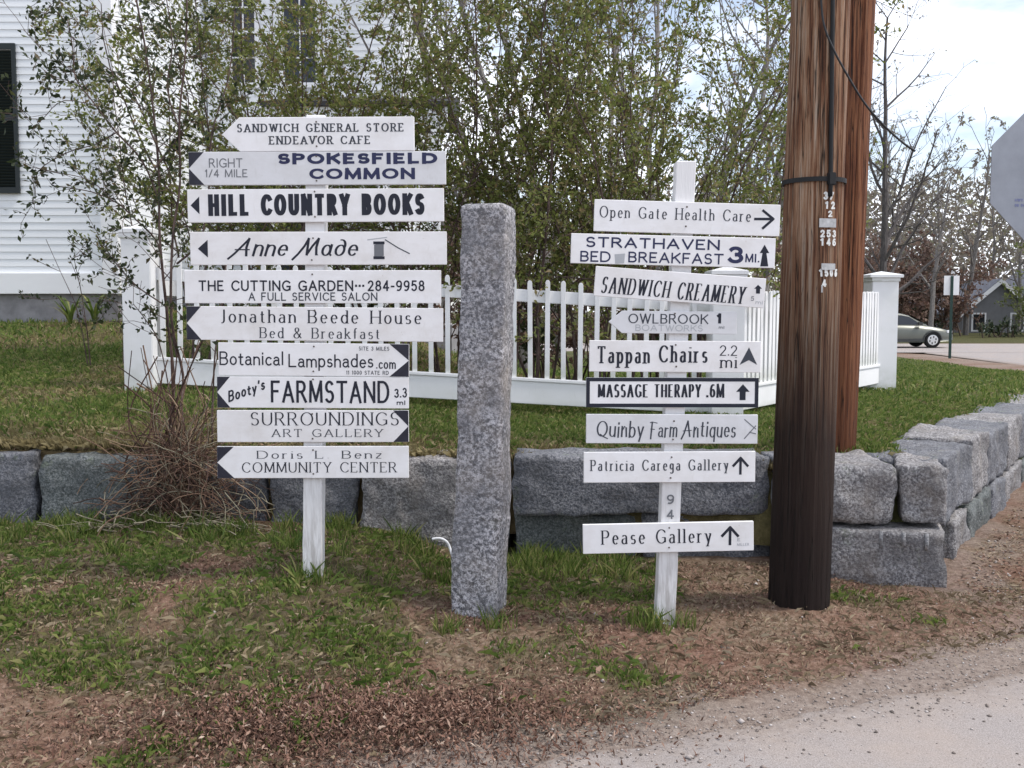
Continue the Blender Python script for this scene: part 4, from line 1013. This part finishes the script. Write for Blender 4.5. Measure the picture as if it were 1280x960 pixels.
shrub('small dark leaved shrub against the house foundation, left of the white corner post', (138-640)/FPX*9.6, 9.6, 1.35, 5, .4, None, 'leaf_dark', 'bark_stem', 3, .8, .05, .026, name='small_shrub', r=.01)
vt = thing('dead_vine_tangle', 'heap of dry brown vines and twigs spilling over the granite wall below the leggy shrub', 'dead vines', P(220, 660, 5.9))
VO = Vector(vt.location); mb = MB(); mb2 = MB()
for i in range(680):
    mbx = mb if random.random() < .82 else mb2
    c = P(random.gauss(230, 25), random.uniform(555, 672), random.uniform(5.82, 6.2)); c.z = max(c.z, float(gz(c.x, c.y))+.02)
    d = Vector((random.gauss(0, 1), random.gauss(0, .35), random.gauss(.25, .7))).normalized(); pts = [c-VO]; p = c-VO
    for k in range(random.randint(5, 11)):
        d = (d+rv(.22)+Vector((0, 0, -.10 if k > 2 else .05))).normalized(); p = p+d*.05
        p.z = max(p.z, float(gz(p.x+VO.x, p.y+VO.y))-VO.z+.008); pts.append(p.copy())
    mbx.tube(pts, random.uniform(.0011, .0034), 4)
for i in range(26):   # upright dead canes
    x = random.gauss(222, 26); pts = pxs([(x, 640), (x+random.gauss(-6, 8), 580), (x+random.gauss(-8, 14), 520), (x+random.gauss(-10, 22), random.uniform(420, 500))], random.uniform(5.95, 6.15))
    mb.tube([p-VO for p in smooth_pts(pts, 4)], random.uniform(.002, .005), 4)
for i in range(60):   # low mat of stalks at the wall's foot
    c = P(random.uniform(95, 330), random.uniform(655, 690), 5.75); c.z = float(gz(c.x, c.y))+random.uniform(.01, .06)
    d = Vector((random.gauss(0, 1), random.gauss(0, .5), random.gauss(.1, .2))).normalized(); pts = [c-VO+d*.05*k+rv(.008) for k in range(6)]
    mb2.tube(pts, random.uniform(.002, .004), 4)
mb.build('brown_vines', M['vine'], vt); mb2.build('pale_vines', M['bark_pale'], vt)
# ---- daylilies at the foundation
for px, n_ in ((88, 26), (118, 22)):
    c = P(px, 402, 13.3); c.z = float(lz(c.x, c.y)); mb = MB()
    for i in range(n_):
        a = random.uniform(0, 6.28); d = Vector((math.cos(a), math.sin(a), 0)); h = random.uniform(.3, .55); wd = d.cross(Vector((0, 0, 1)))*.016; o_s = random.uniform(.15, .35)
        p = [d*o_s*t**1.6+Vector((0, 0, h*(t*1.25-.45*t*t*t))) for t in (0, .35, .7, 1)]
        mb.add([p[0]-wd, p[0]+wd, p[1]+wd, p[2]+wd*.8, p[3], p[2]-wd*.8, p[1]-wd], [(0, 1, 2, 6), (6, 2, 3, 5), (5, 3, 4)])
    tag(mb.build('daylily_clump', M['grass_green'], loc=c), 'clump of green strap leaves against the house foundation, '+('left' if px < 100 else 'right')+' of the pair', 'plant', 'daylily clumps')
# ---- trees
TR = dict(step=[.45, .5, .6, .8], wob=[.16, .13, .10, .05], up=[.05, .05, .05, .06], bare=[0, .1, .12, .22], kids=[0, 1.5, 1.15, 1.15], ang=(.4, .95), len=(.28, .5), leaf_lv=0, n=[3, 3, 4, 7], rmin=.006)
def tree_proto(label, name, h, r, barkm, leafm, per, keep, L_, W_, group, prm=TR, lean=0):
    t = thing(name, label, 'tree', (0, 0, 0), group=group); mb = MB(); si = []
    grow(mb, si, Vector((0, 0, 0)), Vector((lean, 0, 1)), h, r, 3, prm)
    mb.build('trunk', M[barkm], t)
    if leafm: leaves('crown', si, leafm, t, per, L_, W_, .06, keep)
    return t
def put(t, x, y, z, rz, s_, label=None):
    t.location = (x, y, z); t.rotation_euler = (0, 0, rz); t.scale = (s_, s_, s_)
    if label: t['label'] = label
    return t
GT = 'bare trees behind the shrubs'
LT = 'tall bare grey tree with fine buds in the woods behind the olive shrubs'
protos = [tree_proto(LT, 'bare_tree', 10.5+i, .115, 'bark_light', 'leaf_bud', 3, .7, .10, .055, GT, dict(TR, kids=[0, 2.0, 1.5, 1.4], bare=[0, .1, .1, .15], wob=[.18, .15, .12, .07])) for i in range(3)]
spots = [(468, 24, 1.0), (520, 30, 1.15), (560, 21, .95), (606, 27, 1.1), (655, 23, 1.0), (700, 31, 1.2), (744, 22, .95), (790, 27, 1.1), (832, 33, 1.25), (868, 24, 1.0), (912, 29, 1.1), (950, 23, .92), (978, 34, 1.1)]
for i, (px, y, s_) in enumerate(spots):
    t = protos[i] if i < 3 else copy_tree(protos[i % 3])
    x = (px-640)/FPX*y; put(t, x, y, float(lz(min(x, 14), min(y, 36)))-.1, i*1.7, s_)
# the bare tree right of the poles
random.seed(21)
bt = tree_proto('bare dark maple with low spreading limbs, right of the brown utility poles', 'bare_tree', 8.4, .11, 'bark_grey', 'leaf_bud', 1, .25, .07, .04, None,
                dict(TR, bare=[0, .02, .05, .16], kids=[0, 3.6, 2.3, 2.6], len=(.26, .5), ang=(.6, 1.1), step=[.22, .28, .4, .5], wob=[.18, .13, .09, .025], up=[.03, .04, .06, .09], rmin=.0045))
put(bt, (1104-640)/FPX*24, 24, float(lz(9, 24))-.05, .6, 1.0)
random.seed(31)
# far trees across the street
far = [(1162, 54, .92), (1206, 58, 1.0), (1232, 68, .95), (1130, 64, 1.05), (1185, 70, 1.15), (1272, 60, .85), (1296, 72, 1.1), (1088, 72, 1.1)]
FT = 'bare tree with a hazy grey crown across the far street'
fp = [tree_proto(FT, 'bare_tree', 9.5+i, .17, 'bark_light', 'leaf_bud', 3, .9, .22, .12, 'far bare trees', dict(TR, rmin=.014, kids=[0, 1.5, 1.3, 1.3])) for i in range(2)]
for i, (px, y, s_) in enumerate(far):
    t = fp[i] if i < 2 else copy_tree(fp[i % 2]); x = (px-640)/FPX*y; put(t, x, y, float(gz(x, y))-.05, i*2.1, s_)
def bush_far(label, name, cat, px, y, h, wd, leafm, barkm, per, L_, W_, group=None, stems=9):
    x = (px-640)/FPX*y; t = thing(name, label, cat, (x, y, float(gz(x, y))-.05), group=group); mb = MB(); si = []
    prm = dict(step=[.25, .35, .5], wob=[.2, .16, .08], up=[.02, .03, .03], bare=[0, .05, .08], kids=[0, 2.2, 1.9], ang=(.5, 1.2), len=(.28, .5), leaf_lv=1, n=[3, 3, 4], rmin=.012)
    for i in range(stems):
        a = random.uniform(0, 6.28); q = random.uniform(.1, wd); grow(mb, si, Vector((random.gauss(0, wd*.6), random.gauss(0, .3), 0)), Vector((math.cos(a)*q, math.sin(a)*q, 1)), h*random.uniform(.6, 1.05), .05, 2, prm)
    mb.build('stems', M[barkm], t); leaves('foliage', si, leafm, t, per, L_, W_, .10); return t
for i, (px, y, h) in enumerate([(1108, 56, 4.6), (1140, 60, 5.2), (1176, 57, 4.2), (1206, 66, 4.6), (1086, 60, 5.0)]):
    bush_far('rust brown thicket bush across the far street', 'brown_thicket', 'bush', px, y, h, .8, 'leaf_rust', 'bark_brown', 4, .26, .14, 'rust brown thicket')
bush_far('yellow green budding tree at the far right across the street', 'spring_tree', 'tree', 1304, 57, 6.0, .6, 'leaf_spring', 'bark_brown', 5, .22, .12, stems=7)
bush_far('dark green evergreen shrub in front of the grey gabled house', 'evergreen_shrub', 'shrub', 1258, 55, .95, .8, 'leaf_fir', 'bark_brown', 6, .2, .11, stems=10)
bush_far('low dark green shrub beside the far lawn, left of the small road sign', 'evergreen_shrub', 'shrub', 1150, 57, 1.5, .9, 'leaf_fir', 'bark_brown', 6, .2, .11, stems=8)
# distant wooded rise
g = np.random.default_rng(8); n = 90000
fxx = g.uniform(-60, 110, n); fyy = g.uniform(78, 112, n); hh = 9+5*fbm(fxx, fyy*0, .08, 3)
zz = gz(fxx, fyy)+hh*g.random(n)**.8
c = np.stack([fxx, fyy, zz], 1); d = g.normal(0, 1, (n, 3)); d /= np.linalg.norm(d, axis=1, keepdims=True); e = np.cross(d, g.normal(0, 1, (n, 3))); e /= np.linalg.norm(e, axis=1, keepdims=True)
s_ = g.uniform(.12, .38, (n, 1)); v = np.stack([c-d*s_, c+e*s_*.5, c+d*s_, c-e*s_*.5], 1).reshape(-1, 3)
tag(np_mesh('distant_woods', v, np.arange(4*n).reshape(n, 4), M['leaf_bud']), 'hazy brown grey woods on the rise beyond the street', 'woods', kind='stuff')

# ------------------------------------------------------------------ far street: houses, car, sign
def far_house(label, x, y, w_, h, dep, wallm, gz0):
    t = thing('far_house', label, 'house', (x, y, gz0)); m = MB()
    m.add([(-w_/2, 0, 0), (w_/2, 0, 0), (w_/2, 0, h), (0, 0, h+w_*.42), (-w_/2, 0, h), (-w_/2, dep, 0), (w_/2, dep, 0), (w_/2, dep, h), (0, dep, h+w_*.42), (-w_/2, dep, h)],
          [(0, 1, 2, 3, 4), (9, 8, 7, 6, 5), (1, 6, 7, 2), (5, 0, 4, 9)]); m.build('wall', M[wallm], t)
    m = MB(); a = h+w_*.42; k = .25
    for s_ in (-1, 1): m.add([(0, -.3, a+.06), (s_*(w_/2+k), -.3, h-.42*k*2+.06), (s_*(w_/2+k), dep+.3, h-.42*k*2+.06), (0, dep+.3, a+.06), (0, -.3, a+.2), (s_*(w_/2+k), -.3, h-.42*k*2+.2), (s_*(w_/2+k), dep+.3, h-.42*k*2+.2), (0, dep+.3, a+.2)], [(0, 1, 2, 3), (4, 5, 6, 7), (1, 2, 6, 5), (2, 3, 7, 6)])
    m.build('roof', M['roof_grey'], t)
    m = MB()
    for s_ in (-1, 1): m.add([(0, -.34, a-.12), (s_*(w_/2+k), -.34, h-.42*k*2-.12), (s_*(w_/2+k), -.34, h-.42*k*2+.2), (0, -.34, a+.2)], [(0, 1, 2, 3)])
    m.build('gable_trim', M['trim_white'], t)
    for px_, pz_ in ((-w_*.27, h*.2), (w_*.27, h*.2)):
        m = MB(); m.lohi((px_-.45, -.06, pz_-.1), (px_+.45, -.01, pz_+1.05)); o = m.build('window', M['trim_white'], t)
        m = MB(); m.lohi((px_-.34, -.09, pz_), (px_+.34, -.065, pz_+.95)); m.build('glass', M['glass_dark'], o)
    return t
mk('roof_grey', (.16, .165, .19), .85, .2, .2, 6); mk('siding_grey', (.20, .20, .21), .8, .2, .1, 3); mk('siding_blue', (.25, .27, .33), .8, .2, .1, 3)
x = (1246-640)/FPX*61; far_house('small grey house with white gable trim behind the far right trees', x, 61, 4.4, 1.35, 8, 'siding_grey', float(gz(x, 61))-.1)
x = (1290-640)/FPX*76; far_house('low grey house wing with a broad roof at the right edge', x, 70, 8.0, 1.0, 8, 'siding_grey', float(gz(x, 70))-.2)
x = (1176-640)/FPX*78; far_house('pale blue grey house glimpsed between the far tree trunks', x, 78, 7.5, 2.0, 8, 'siding_blue', float(gz(x, 78))-.9)
# small road sign on a green post, seen from behind
sp = P(1187, 439, 32.5); sp.z = .03; t = thing('small_road_sign', 'small blank backed sign on a thin green post beside the far street', 'road sign', sp)
zt = P(1187, 345, 32.5).z-sp.z; m = MB(); m.lohi((-.04, -.04, -.1), (.04, .0, zt)); m.build('sign_stand', M['green_post'], t)
m = MB(); m.lohi((-.25, .005, zt-.62), (.25, .012, zt+.01)); m.build('sign_plate', M['trim_white'], t)
# parked saloon car, its nose showing past the fence post
mk('car_paint', (.135, .14, .12), .32, .5, metallic=.35); mk('car_dark', (.05, .052, .05), .5, .4); mk('tyre', (.014, .014, .014), .85, .2); mk('rim', (.6, .6, .6), .3, .5, metallic=.7); mk('lamp_clear', (.75, .77, .78), .15, .6)
cx = (1183-640)/FPX*42.0; CAR = thing('parked_car', 'silver beige saloon car with its nose showing past the white fence post', 'car', (cx-2.3, 42.0, .022))
def loft(sections):
    n = len(sections[0]); vs = [p for s_ in sections for p in s_]; k = len(sections)
    fs = [(i*n+j, i*n+j+1, (i+1)*n+j+1, (i+1)*n+j) for i in range(k-1) for j in range(n-1)]
    fs += [tuple(range(n-1, -1, -1)), tuple(range((k-1)*n, k*n))]; fs += [((i+1)*n, i*n, i*n+n-1, (i+1)*n+n-1) for i in range(k-1)]
    m = MB(); m.add(vs, fs); return m
def sec(x, w_, zb, zt, crown): return [(x, -w_, zb), (x, -w_-.02, zb+.12), (x, -w_-.03, zb+(zt-zb)*.6), (x, -w_+.03, zt-.03), (x, -w_*.6, zt+crown*.6), (x, 0, zt+crown), (x, w_*.6, zt+crown*.6), (x, w_-.03, zt-.03), (x, w_+.03, zb+(zt-zb)*.6), (x, w_+.02, zb+.12), (x, w_, zb)]
loft([sec(x, w_, zb, zt, .02) for x, w_, zb, zt in [(-2.28, .66, .42, .70), (-2.2, .76, .32, .88), (-1.9, .83, .26, .95), (-1.0, .86, .22, .97), (.0, .87, .22, .95), (.85, .86, .22, .93), (1.3, .85, .24, .88), (1.75, .82, .26, .80), (2.1, .74, .28, .71), (2.25, .64, .32, .62), (2.3, .55, .38, .54)]]).build('body', M['car_paint'], CAR, smooth=True)
def csec(x, w0, w1, zt): return [(x, -w0, .90), (x, -w1, zt-.04), (x, -w1+.1, zt), (x, 0, zt+.02), (x, w1-.1, zt), (x, w1, zt-.04), (x, w0, .90)]
loft([csec(x, a, b_, z) for x, a, b_, z in [(-1.75, .78, .76, .98), (-1.1, .80, .60, 1.36), (-.5, .80, .58, 1.43), (.1, .80, .58, 1.42), (.45, .80, .60, 1.33), (1.15, .78, .75, .95)]]).build('cabin', M['car_paint'], CAR, smooth=True)
for s_ in (-1, 1):
    for poly in ([(-1.35, .96), (-.42, .96), (-.42, 1.34), (-.95, 1.33), (-1.2, 1.14)], [(-.36, .96), (.88, .96), (.42, 1.28), (.1, 1.345), (-.36, 1.345)]):
        y = lambda z: s_*(.80-(z-.90)*.40+.014)
        m = MB(); m.add([(a, y(z), z) for a, z in poly], [tuple(range(len(poly)))]); m.build('side_window', M['glass_dark'], CAR)
    m = MB(); m.box((.78, s_*.93, 1.0), (.09, .08, .065)); m.build('mirror', M['car_dark'], CAR, bevel=.02)
    m = MB(); m.box((2.06, s_*.66, .66), (.14, .10, .065), -s_*.35); m.build('headlight', M['lamp_clear'], CAR, bevel=.02)
    m = MB(); m.lohi((-1.0, s_*.875-.02, .27), (1.0, s_*.875+.03, .38)); m.build('side_trim', M['car_dark'], CAR, bevel=.01)
    for wx_ in (-1.42, 1.33):
        m = MB(); m.tube([(wx_, s_*.70, .32), (wx_, s_*.72, .32), (wx_, s_*.90, .32), (wx_, s_*.915, .32)], [.30, .325, .325, .29], 28); wo = m.build('wheel', M['tyre'], CAR)
        m = MB(); m.tube([(wx_, s_*.917, .32), (wx_, s_*.92, .32)], [.215, .20], 20)
        m.build('rim', M['rim'], wo)
        m = MB()
        for k in range(6): a = k*math.pi/3+.3; m.box((wx_+math.cos(a)*.13, s_*.922, .32+math.sin(a)*.13), (.022, .002, .04), 0)
        m.build('rim_slots', M['tyre'], wo)
        m = MB(); arc = [(wx_+.375*math.cos(q), s_*.885, .32+.375*math.sin(q)) for q in [math.pi*j/12 for j in range(13)]]; m.tube(arc, .035, 5); m.build('wheel_arch', M['car_dark'], CAR)
m = MB(); m.lohi((2.16, -.6, .30), (2.31, .6, .42)); m.build('bumper', M['car_dark'], CAR, bevel=.03)
m = MB(); m.add([(.52, -.58, 1.31), (1.10, -.70, .97), (1.10, .70, .97), (.52, .58, 1.31)], [(0, 1, 2, 3)])
for i, p in enumerate(m.v): m.v[i] = (p[0]+.02, p[1], p[2]+.03)
m.build('windscreen', M['glass_dark'], CAR)
# small things on the verge
m = MB(); q_ = [P(540, 674, 5.5), P(550, 673, 5.5), P(558, 677, 5.5), P(562, 684, 5.5), P(565, 694, 5.48)]; o0 = q_[-1].copy(); m.tube([p-o0 for p in smooth_pts(q_, 4)], .0075, 8)
tag(m.build('bent_pipe', M['fence_white'], smooth=True, loc=o0), 'thin bent white pipe end beside the foot of the granite post', 'pipe')

# ------------------------------------------------------------------ grass, litter and stones
gr = np.random.default_rng(77)
def blades(name, label, m, n, xr, yr, hf, mask, h, wd, lean=.55, ypow=1.0, drop=0.0, cat='grass'):
    x = gr.uniform(*xr, n); y = yr[0]+(yr[1]-yr[0])*gr.random(n)**ypow
    k = (gr.random(n) < mask(x, y)) & (np.abs(x) < y*.56+.3); x, y = x[k], y[k]; n = len(x)
    z = hf(x, y)-.006; a = gr.uniform(0, 2*math.pi, n); hh = h*gr.uniform(.45, 1.25, n)*(1+.0*y); w_ = wd*gr.uniform(.6, 1.2, n)
    b = gr.uniform(0, 2*math.pi, n); l = np.abs(gr.normal(0, lean, n))
    dx, dy = np.cos(a), np.sin(a); lx_, ly_ = np.cos(b)*l, np.sin(b)*l-drop
    v = np.empty((n, 4, 3))
    v[:, 0] = np.stack([x-dx*w_/2, y-dy*w_/2, z], 1); v[:, 1] = np.stack([x+dx*w_/2, y+dy*w_/2, z], 1)
    v[:, 2] = np.stack([x+dx*w_*.35+lx_*hh*.4, y+dy*w_*.35+ly_*hh*.4, z+hh*.62], 1)
    v[:, 3] = np.stack([x+lx_*hh, y+ly_*hh, z+hh*(1-.30*np.minimum(l, 1.5))], 1)
    o = np_mesh(name, v.reshape(-1, 3), np.arange(4*n).reshape(n, 4), M[m]); return tag(o, label, cat, kind='stuff')
def on_lawn(x, y): return np.where(x <= 2.55, y > interp(FRONT, x)+.17, (y > 5.8) & (x < interp([(b_, a_) for a_, b_ in SIDE], y)-.30))*1.0
def lmask(x, y): return on_lawn(x, y)*np.clip(1.05-dry(x, y)*.75, 0, 1)*(.45+.55*sst(.35, .6, fbm(x, y, 4, 51, 3)))
def dmask(x, y): return on_lawn(x, y)*np.clip(dry(x, y)+.12, 0, 1)
blades('lawn_grass', 'short green lawn grass above the wall', 'grass_green', 210000, (-6.2, 6), (5.9, 10.5), lz, lmask, .062, .006, ypow=1.25)
blades('lawn_grass', 'green lawn grass beyond the picket fence and up to the house', 'grass_green', 110000, (-8, 13), (10.5, 30), lz, lambda x, y: on_lawn(x, y)*(1.05-.7*dry(x, y)), .08, .016, ypow=1.5)
blades('dry_lawn_grass', 'tan dead grass mixed through the lawn', 'grass_dry', 135000, (-6.2, 6), (5.9, 10.5), lz, dmask, .055, .0055, .8, 1.3)
blades('dry_lawn_grass', 'dead grass patches on the lawn by the house', 'grass_dry', 26000, (-8, 9), (10.5, 18), lz, dmask, .06, .012, .8)
blades('overhanging_grass', 'dry grass hanging over the top edge of the wall', 'grass_dry', 26000, (-4.2, 2.3), (6.0, 6.45), lz, lambda x, y: on_lawn(x, y)*sst(.42, .16, y-interp(FRONT, x))*sst(.35, .6, fbm(x, y, 2.5, 61, 3)), .085, .005, .6, 1, .5)
def vg(x, y): return (turf(x, y)**1.3*(.15+.85*sst(.42, .67, fbm(x, y, 5, 71, 4))))*(y < interp(FRONT, x)-.02)*(~in_road(x, y, -.45))
blades('verge_grass', 'patchy green grass on the verge below the wall', 'grass_green', 150000, (-3.6, 2.6), (3.0, 6.1), gz, vg, .05, .0052, .7)
blades('verge_dry_grass', 'dead straw coloured grass on the verge', 'straw', 120000, (-3.6, 3.6), (2.9, 6.1), gz, lambda x, y: (.22+.6*turf(x, y)*sst(.4, .6, fbm(x, y, 3, 81, 3)))*(y < interp(FRONT, x)-.02)*(~in_road(x, y, -.25))*np.where(x > 2.3, y < 5.4, 1), .036, .0026, 1.1)
def tuft(xs, ys, label, hgt=.11):
    X_t = np.array(xs); Y_t = np.array(ys); n = 60*len(xs); i = gr.integers(0, len(xs), n)
    x = X_t[i]+gr.normal(0, .035, n); y = Y_t[i]+gr.normal(0, .03, n); b = gr.uniform(0, 6.28, n); l = np.abs(gr.normal(0, .45, n)); hh = hgt*gr.uniform(.4, 1.2, n); w_ = .007
    z = gz(x, y)-.005; a = gr.uniform(0, 6.28, n); v = np.empty((n, 4, 3)); dx, dy = np.cos(a)*w_/2, np.sin(a)*w_/2
    v[:, 0] = np.stack([x-dx, y-dy, z], 1); v[:, 1] = np.stack([x+dx, y+dy, z], 1); v[:, 2] = np.stack([x+dx*.6+np.cos(b)*l*hh*.5, y+dy*.6+np.sin(b)*l*hh*.5, z+hh*.6], 1); v[:, 3] = np.stack([x+np.cos(b)*l*hh, y+np.sin(b)*l*hh, z+hh], 1)
    tag(np_mesh('grass_tufts', v.reshape(-1, 3), np.arange(4*n).reshape(n, 4), M['grass_green']), label, 'grass', kind='stuff')
tx = list(gr.uniform(-3.2, 1.0, 70)); ty = [float(interp(FRONT, q))-abs(gr.normal(0, .35))-.05 for q in tx]
tuft(tx+[.60, .66, .82, -.30, -.08, -.92, -1.02], ty+[4.60, 4.55, 4.62, 4.55, 4.6, 4.72, 4.75], 'longer grass tufts at the foot of the wall and posts')
def chips(name, label, m, n, xr, yr, hf, mask, l0, w0, tilt=.35, lift=.006, cat='leaf litter'):
    x = gr.uniform(*xr, n); y = gr.uniform(*yr, n); k = (gr.random(n) < mask(x, y)) & (np.abs(x) < y*.56+.2); x, y = x[k], y[k]; n = len(x)
    c = np.stack([x, y, hf(x, y)+lift*gr.uniform(.2, 1.6, n)], 1); a = gr.uniform(0, 6.28, n)
    d = np.stack([np.cos(a), np.sin(a), gr.normal(0, tilt, n)], 1); e = np.stack([-np.sin(a), np.cos(a), gr.normal(0, tilt, n)], 1)
    l = (l0*gr.uniform(.35, 1.25, n))[:, None]; w_ = (w0*gr.uniform(.5, 1.3, n))[:, None]; up = np.array([0, 0, 1.0])
    v = np.stack([c-d*l, c-e*w_+up*w_*.5, c+d*l, c+e*w_+up*w_*.4], 1).reshape(-1, 3)
    o = np_mesh(name, v, np.arange(4*n).reshape(n, 4), M[m]); return tag(o, label, cat, kind='stuff')
def heap(x, y): return np.exp(-(((x+.55)/.62)**2+((y-3.45)/.24)**2))
def lit(x, y): return np.clip(.16+.65*sst(.44, .60, fbm(x, y, 1.9, 91, 4))+heap(x, y)*1.2-.15*turf(x, y), 0, 1)*(y < interp(FRONT, x)-.01)*(~in_road(x, y, -.22))*np.where(x > 2.3, y < 5.5, 1)
chips('leaf_litter', 'brown shredded leaf litter strewn over the verge', 'litter', 160000, (-3.4, 3.8), (2.8, 6.1), gz, lit, .0090, .0034, .5)
chips('leaf_litter', 'raked heap of red brown leaf litter at the bottom edge', 'litter', 110000, (-1.9, .8), (2.9, 4.1), gz, lambda x, y: heap(x, y), .0125, .0034, .7, .02)
chips('dead_leaves', 'larger pale dead leaves scattered on the verge', 'litter', 700, (-3.4, 3.8), (2.8, 6.1), gz, lambda x, y: lit(x, y)*.8, .024, .013, .35, .012)
chips('straw', 'pale pine needles and straw on the verge', 'straw', 36000, (-3.4, 4.4), (2.8, 6.6), gz, lambda x, y: np.clip(lit(x, y)*.6+.25*sst(1.2, 2.4, x), 0, 1)*(~in_road(x, y, -.1)), .030, .0016, .25)
chips('lawn_litter', 'brown leaf scraps along the back of the wall', 'litter', 12000, (-4, 2.4), (6.1, 7.2), lz, lambda x, y: on_lawn(x, y)*sst(.6, .2, y-interp(FRONT, x))*.8, .016, .008, .4, .02)
def stones(name, label, m, n, xr, yr, mask, s0, s1, hf=gz):
    x = gr.uniform(*xr, n); y = gr.uniform(*yr, n); k = (gr.random(n) < mask(x, y)) & (np.abs(x) < y*.56+.2); x, y = x[k], y[k]; n = len(x)
    s_ = s0+(s1-s0)*gr.random(n)**3; o = np.array([(1, 0, 0), (0, 1, 0), (-1, 0, 0), (0, -1, 0), (0, 0, .75), (0, 0, -.75)], float)
    rot = gr.uniform(0, 6.28, n); ca, sa = np.cos(rot), np.sin(rot)
    p = o[None]*gr.uniform(.6, 1.25, (n, 6, 1)); p = np.stack([p[..., 0]*ca[:, None]-p[..., 1]*sa[:, None], p[..., 0]*sa[:, None]+p[..., 1]*ca[:, None], p[..., 2]*.8], -1)*s_[:, None, None]
    z = np.where(in_road(x, y), .006, hf(x, y)); v = p+np.stack([x, y, z+s_*.2], 1)[:, None, :]
    f = np.array([(0, 1, 4), (1, 2, 4), (2, 3, 4), (3, 0, 4), (1, 0, 5), (2, 1, 5), (3, 2, 5), (0, 3, 5)]); q = (np.arange(n)[:, None, None]*6+f[None]).reshape(-1, 3)
    tag(np_mesh(name, v.reshape(-1, 3), q, M[m]), label, 'gravel', kind='stuff')
m = NM('gravel_stone', .85, .2); m.col(m.ramp(m.island(), [(0, (.10, .085, .075)), (.5, (.24, .20, .18)), (1, (.48, .44, .42))])); M['gravel_stone'] = m.m
def road_edge(x, y):
    d = y-interp(EDGE, x); return np.clip(np.exp(-(d/.22)**2)*.9+.16*sst(.6, .1, d)*(d > 0)+.05*(d <= 0)+.12*sst(1.5, 2.6, x)*(d > 0), 0, 1)*(y < interp(FRONT, x)-.05)*np.where(x > 2.3, y < 5.4, 1)
stones('gravel', 'loose grit and small stones along the road edge', 'gravel_stone', 60000, (-2, 4.6), (2.6, 6), road_edge, .0018, .009)
stones('pebbles', 'scattered pale pebbles on the verge', 'gravel_stone', 900, (-3.4, 4.2), (2.8, 6), lambda x, y: .5*(y < interp(FRONT, x)-.1)*np.where(x > 2.3, y < 5.3, 1), .006, .018)
stones('side_gravel', 'stones and dirt clods beside the lane wall', 'gravel_stone', 14000, (2.4, 6.2), (4.6, 10), lambda x, y: .6*(x > interp([(b_, a_) for a_, b_ in SIDE], y)+.1)*(~in_road(x, y, -.1)), .003, .016)
chips('side_straw', 'dead grass and needles on the bank beside the lane wall', 'straw', 26000, (2.4, 6.4), (4.8, 10), gz, lambda x, y: .8*(x > interp([(b_, a_) for a_, b_ in SIDE], y)+.06)*(~in_road(x, y, .05)), .032, .0022, .3)
chips('side_litter', 'brown litter on the bank beside the lane wall', 'litter', 16000, (2.4, 6.4), (4.8, 10), gz, lambda x, y: .7*(x > interp([(b_, a_) for a_, b_ in SIDE], y)+.06)*(~in_road(x, y, .05)), .016, .007, .4)
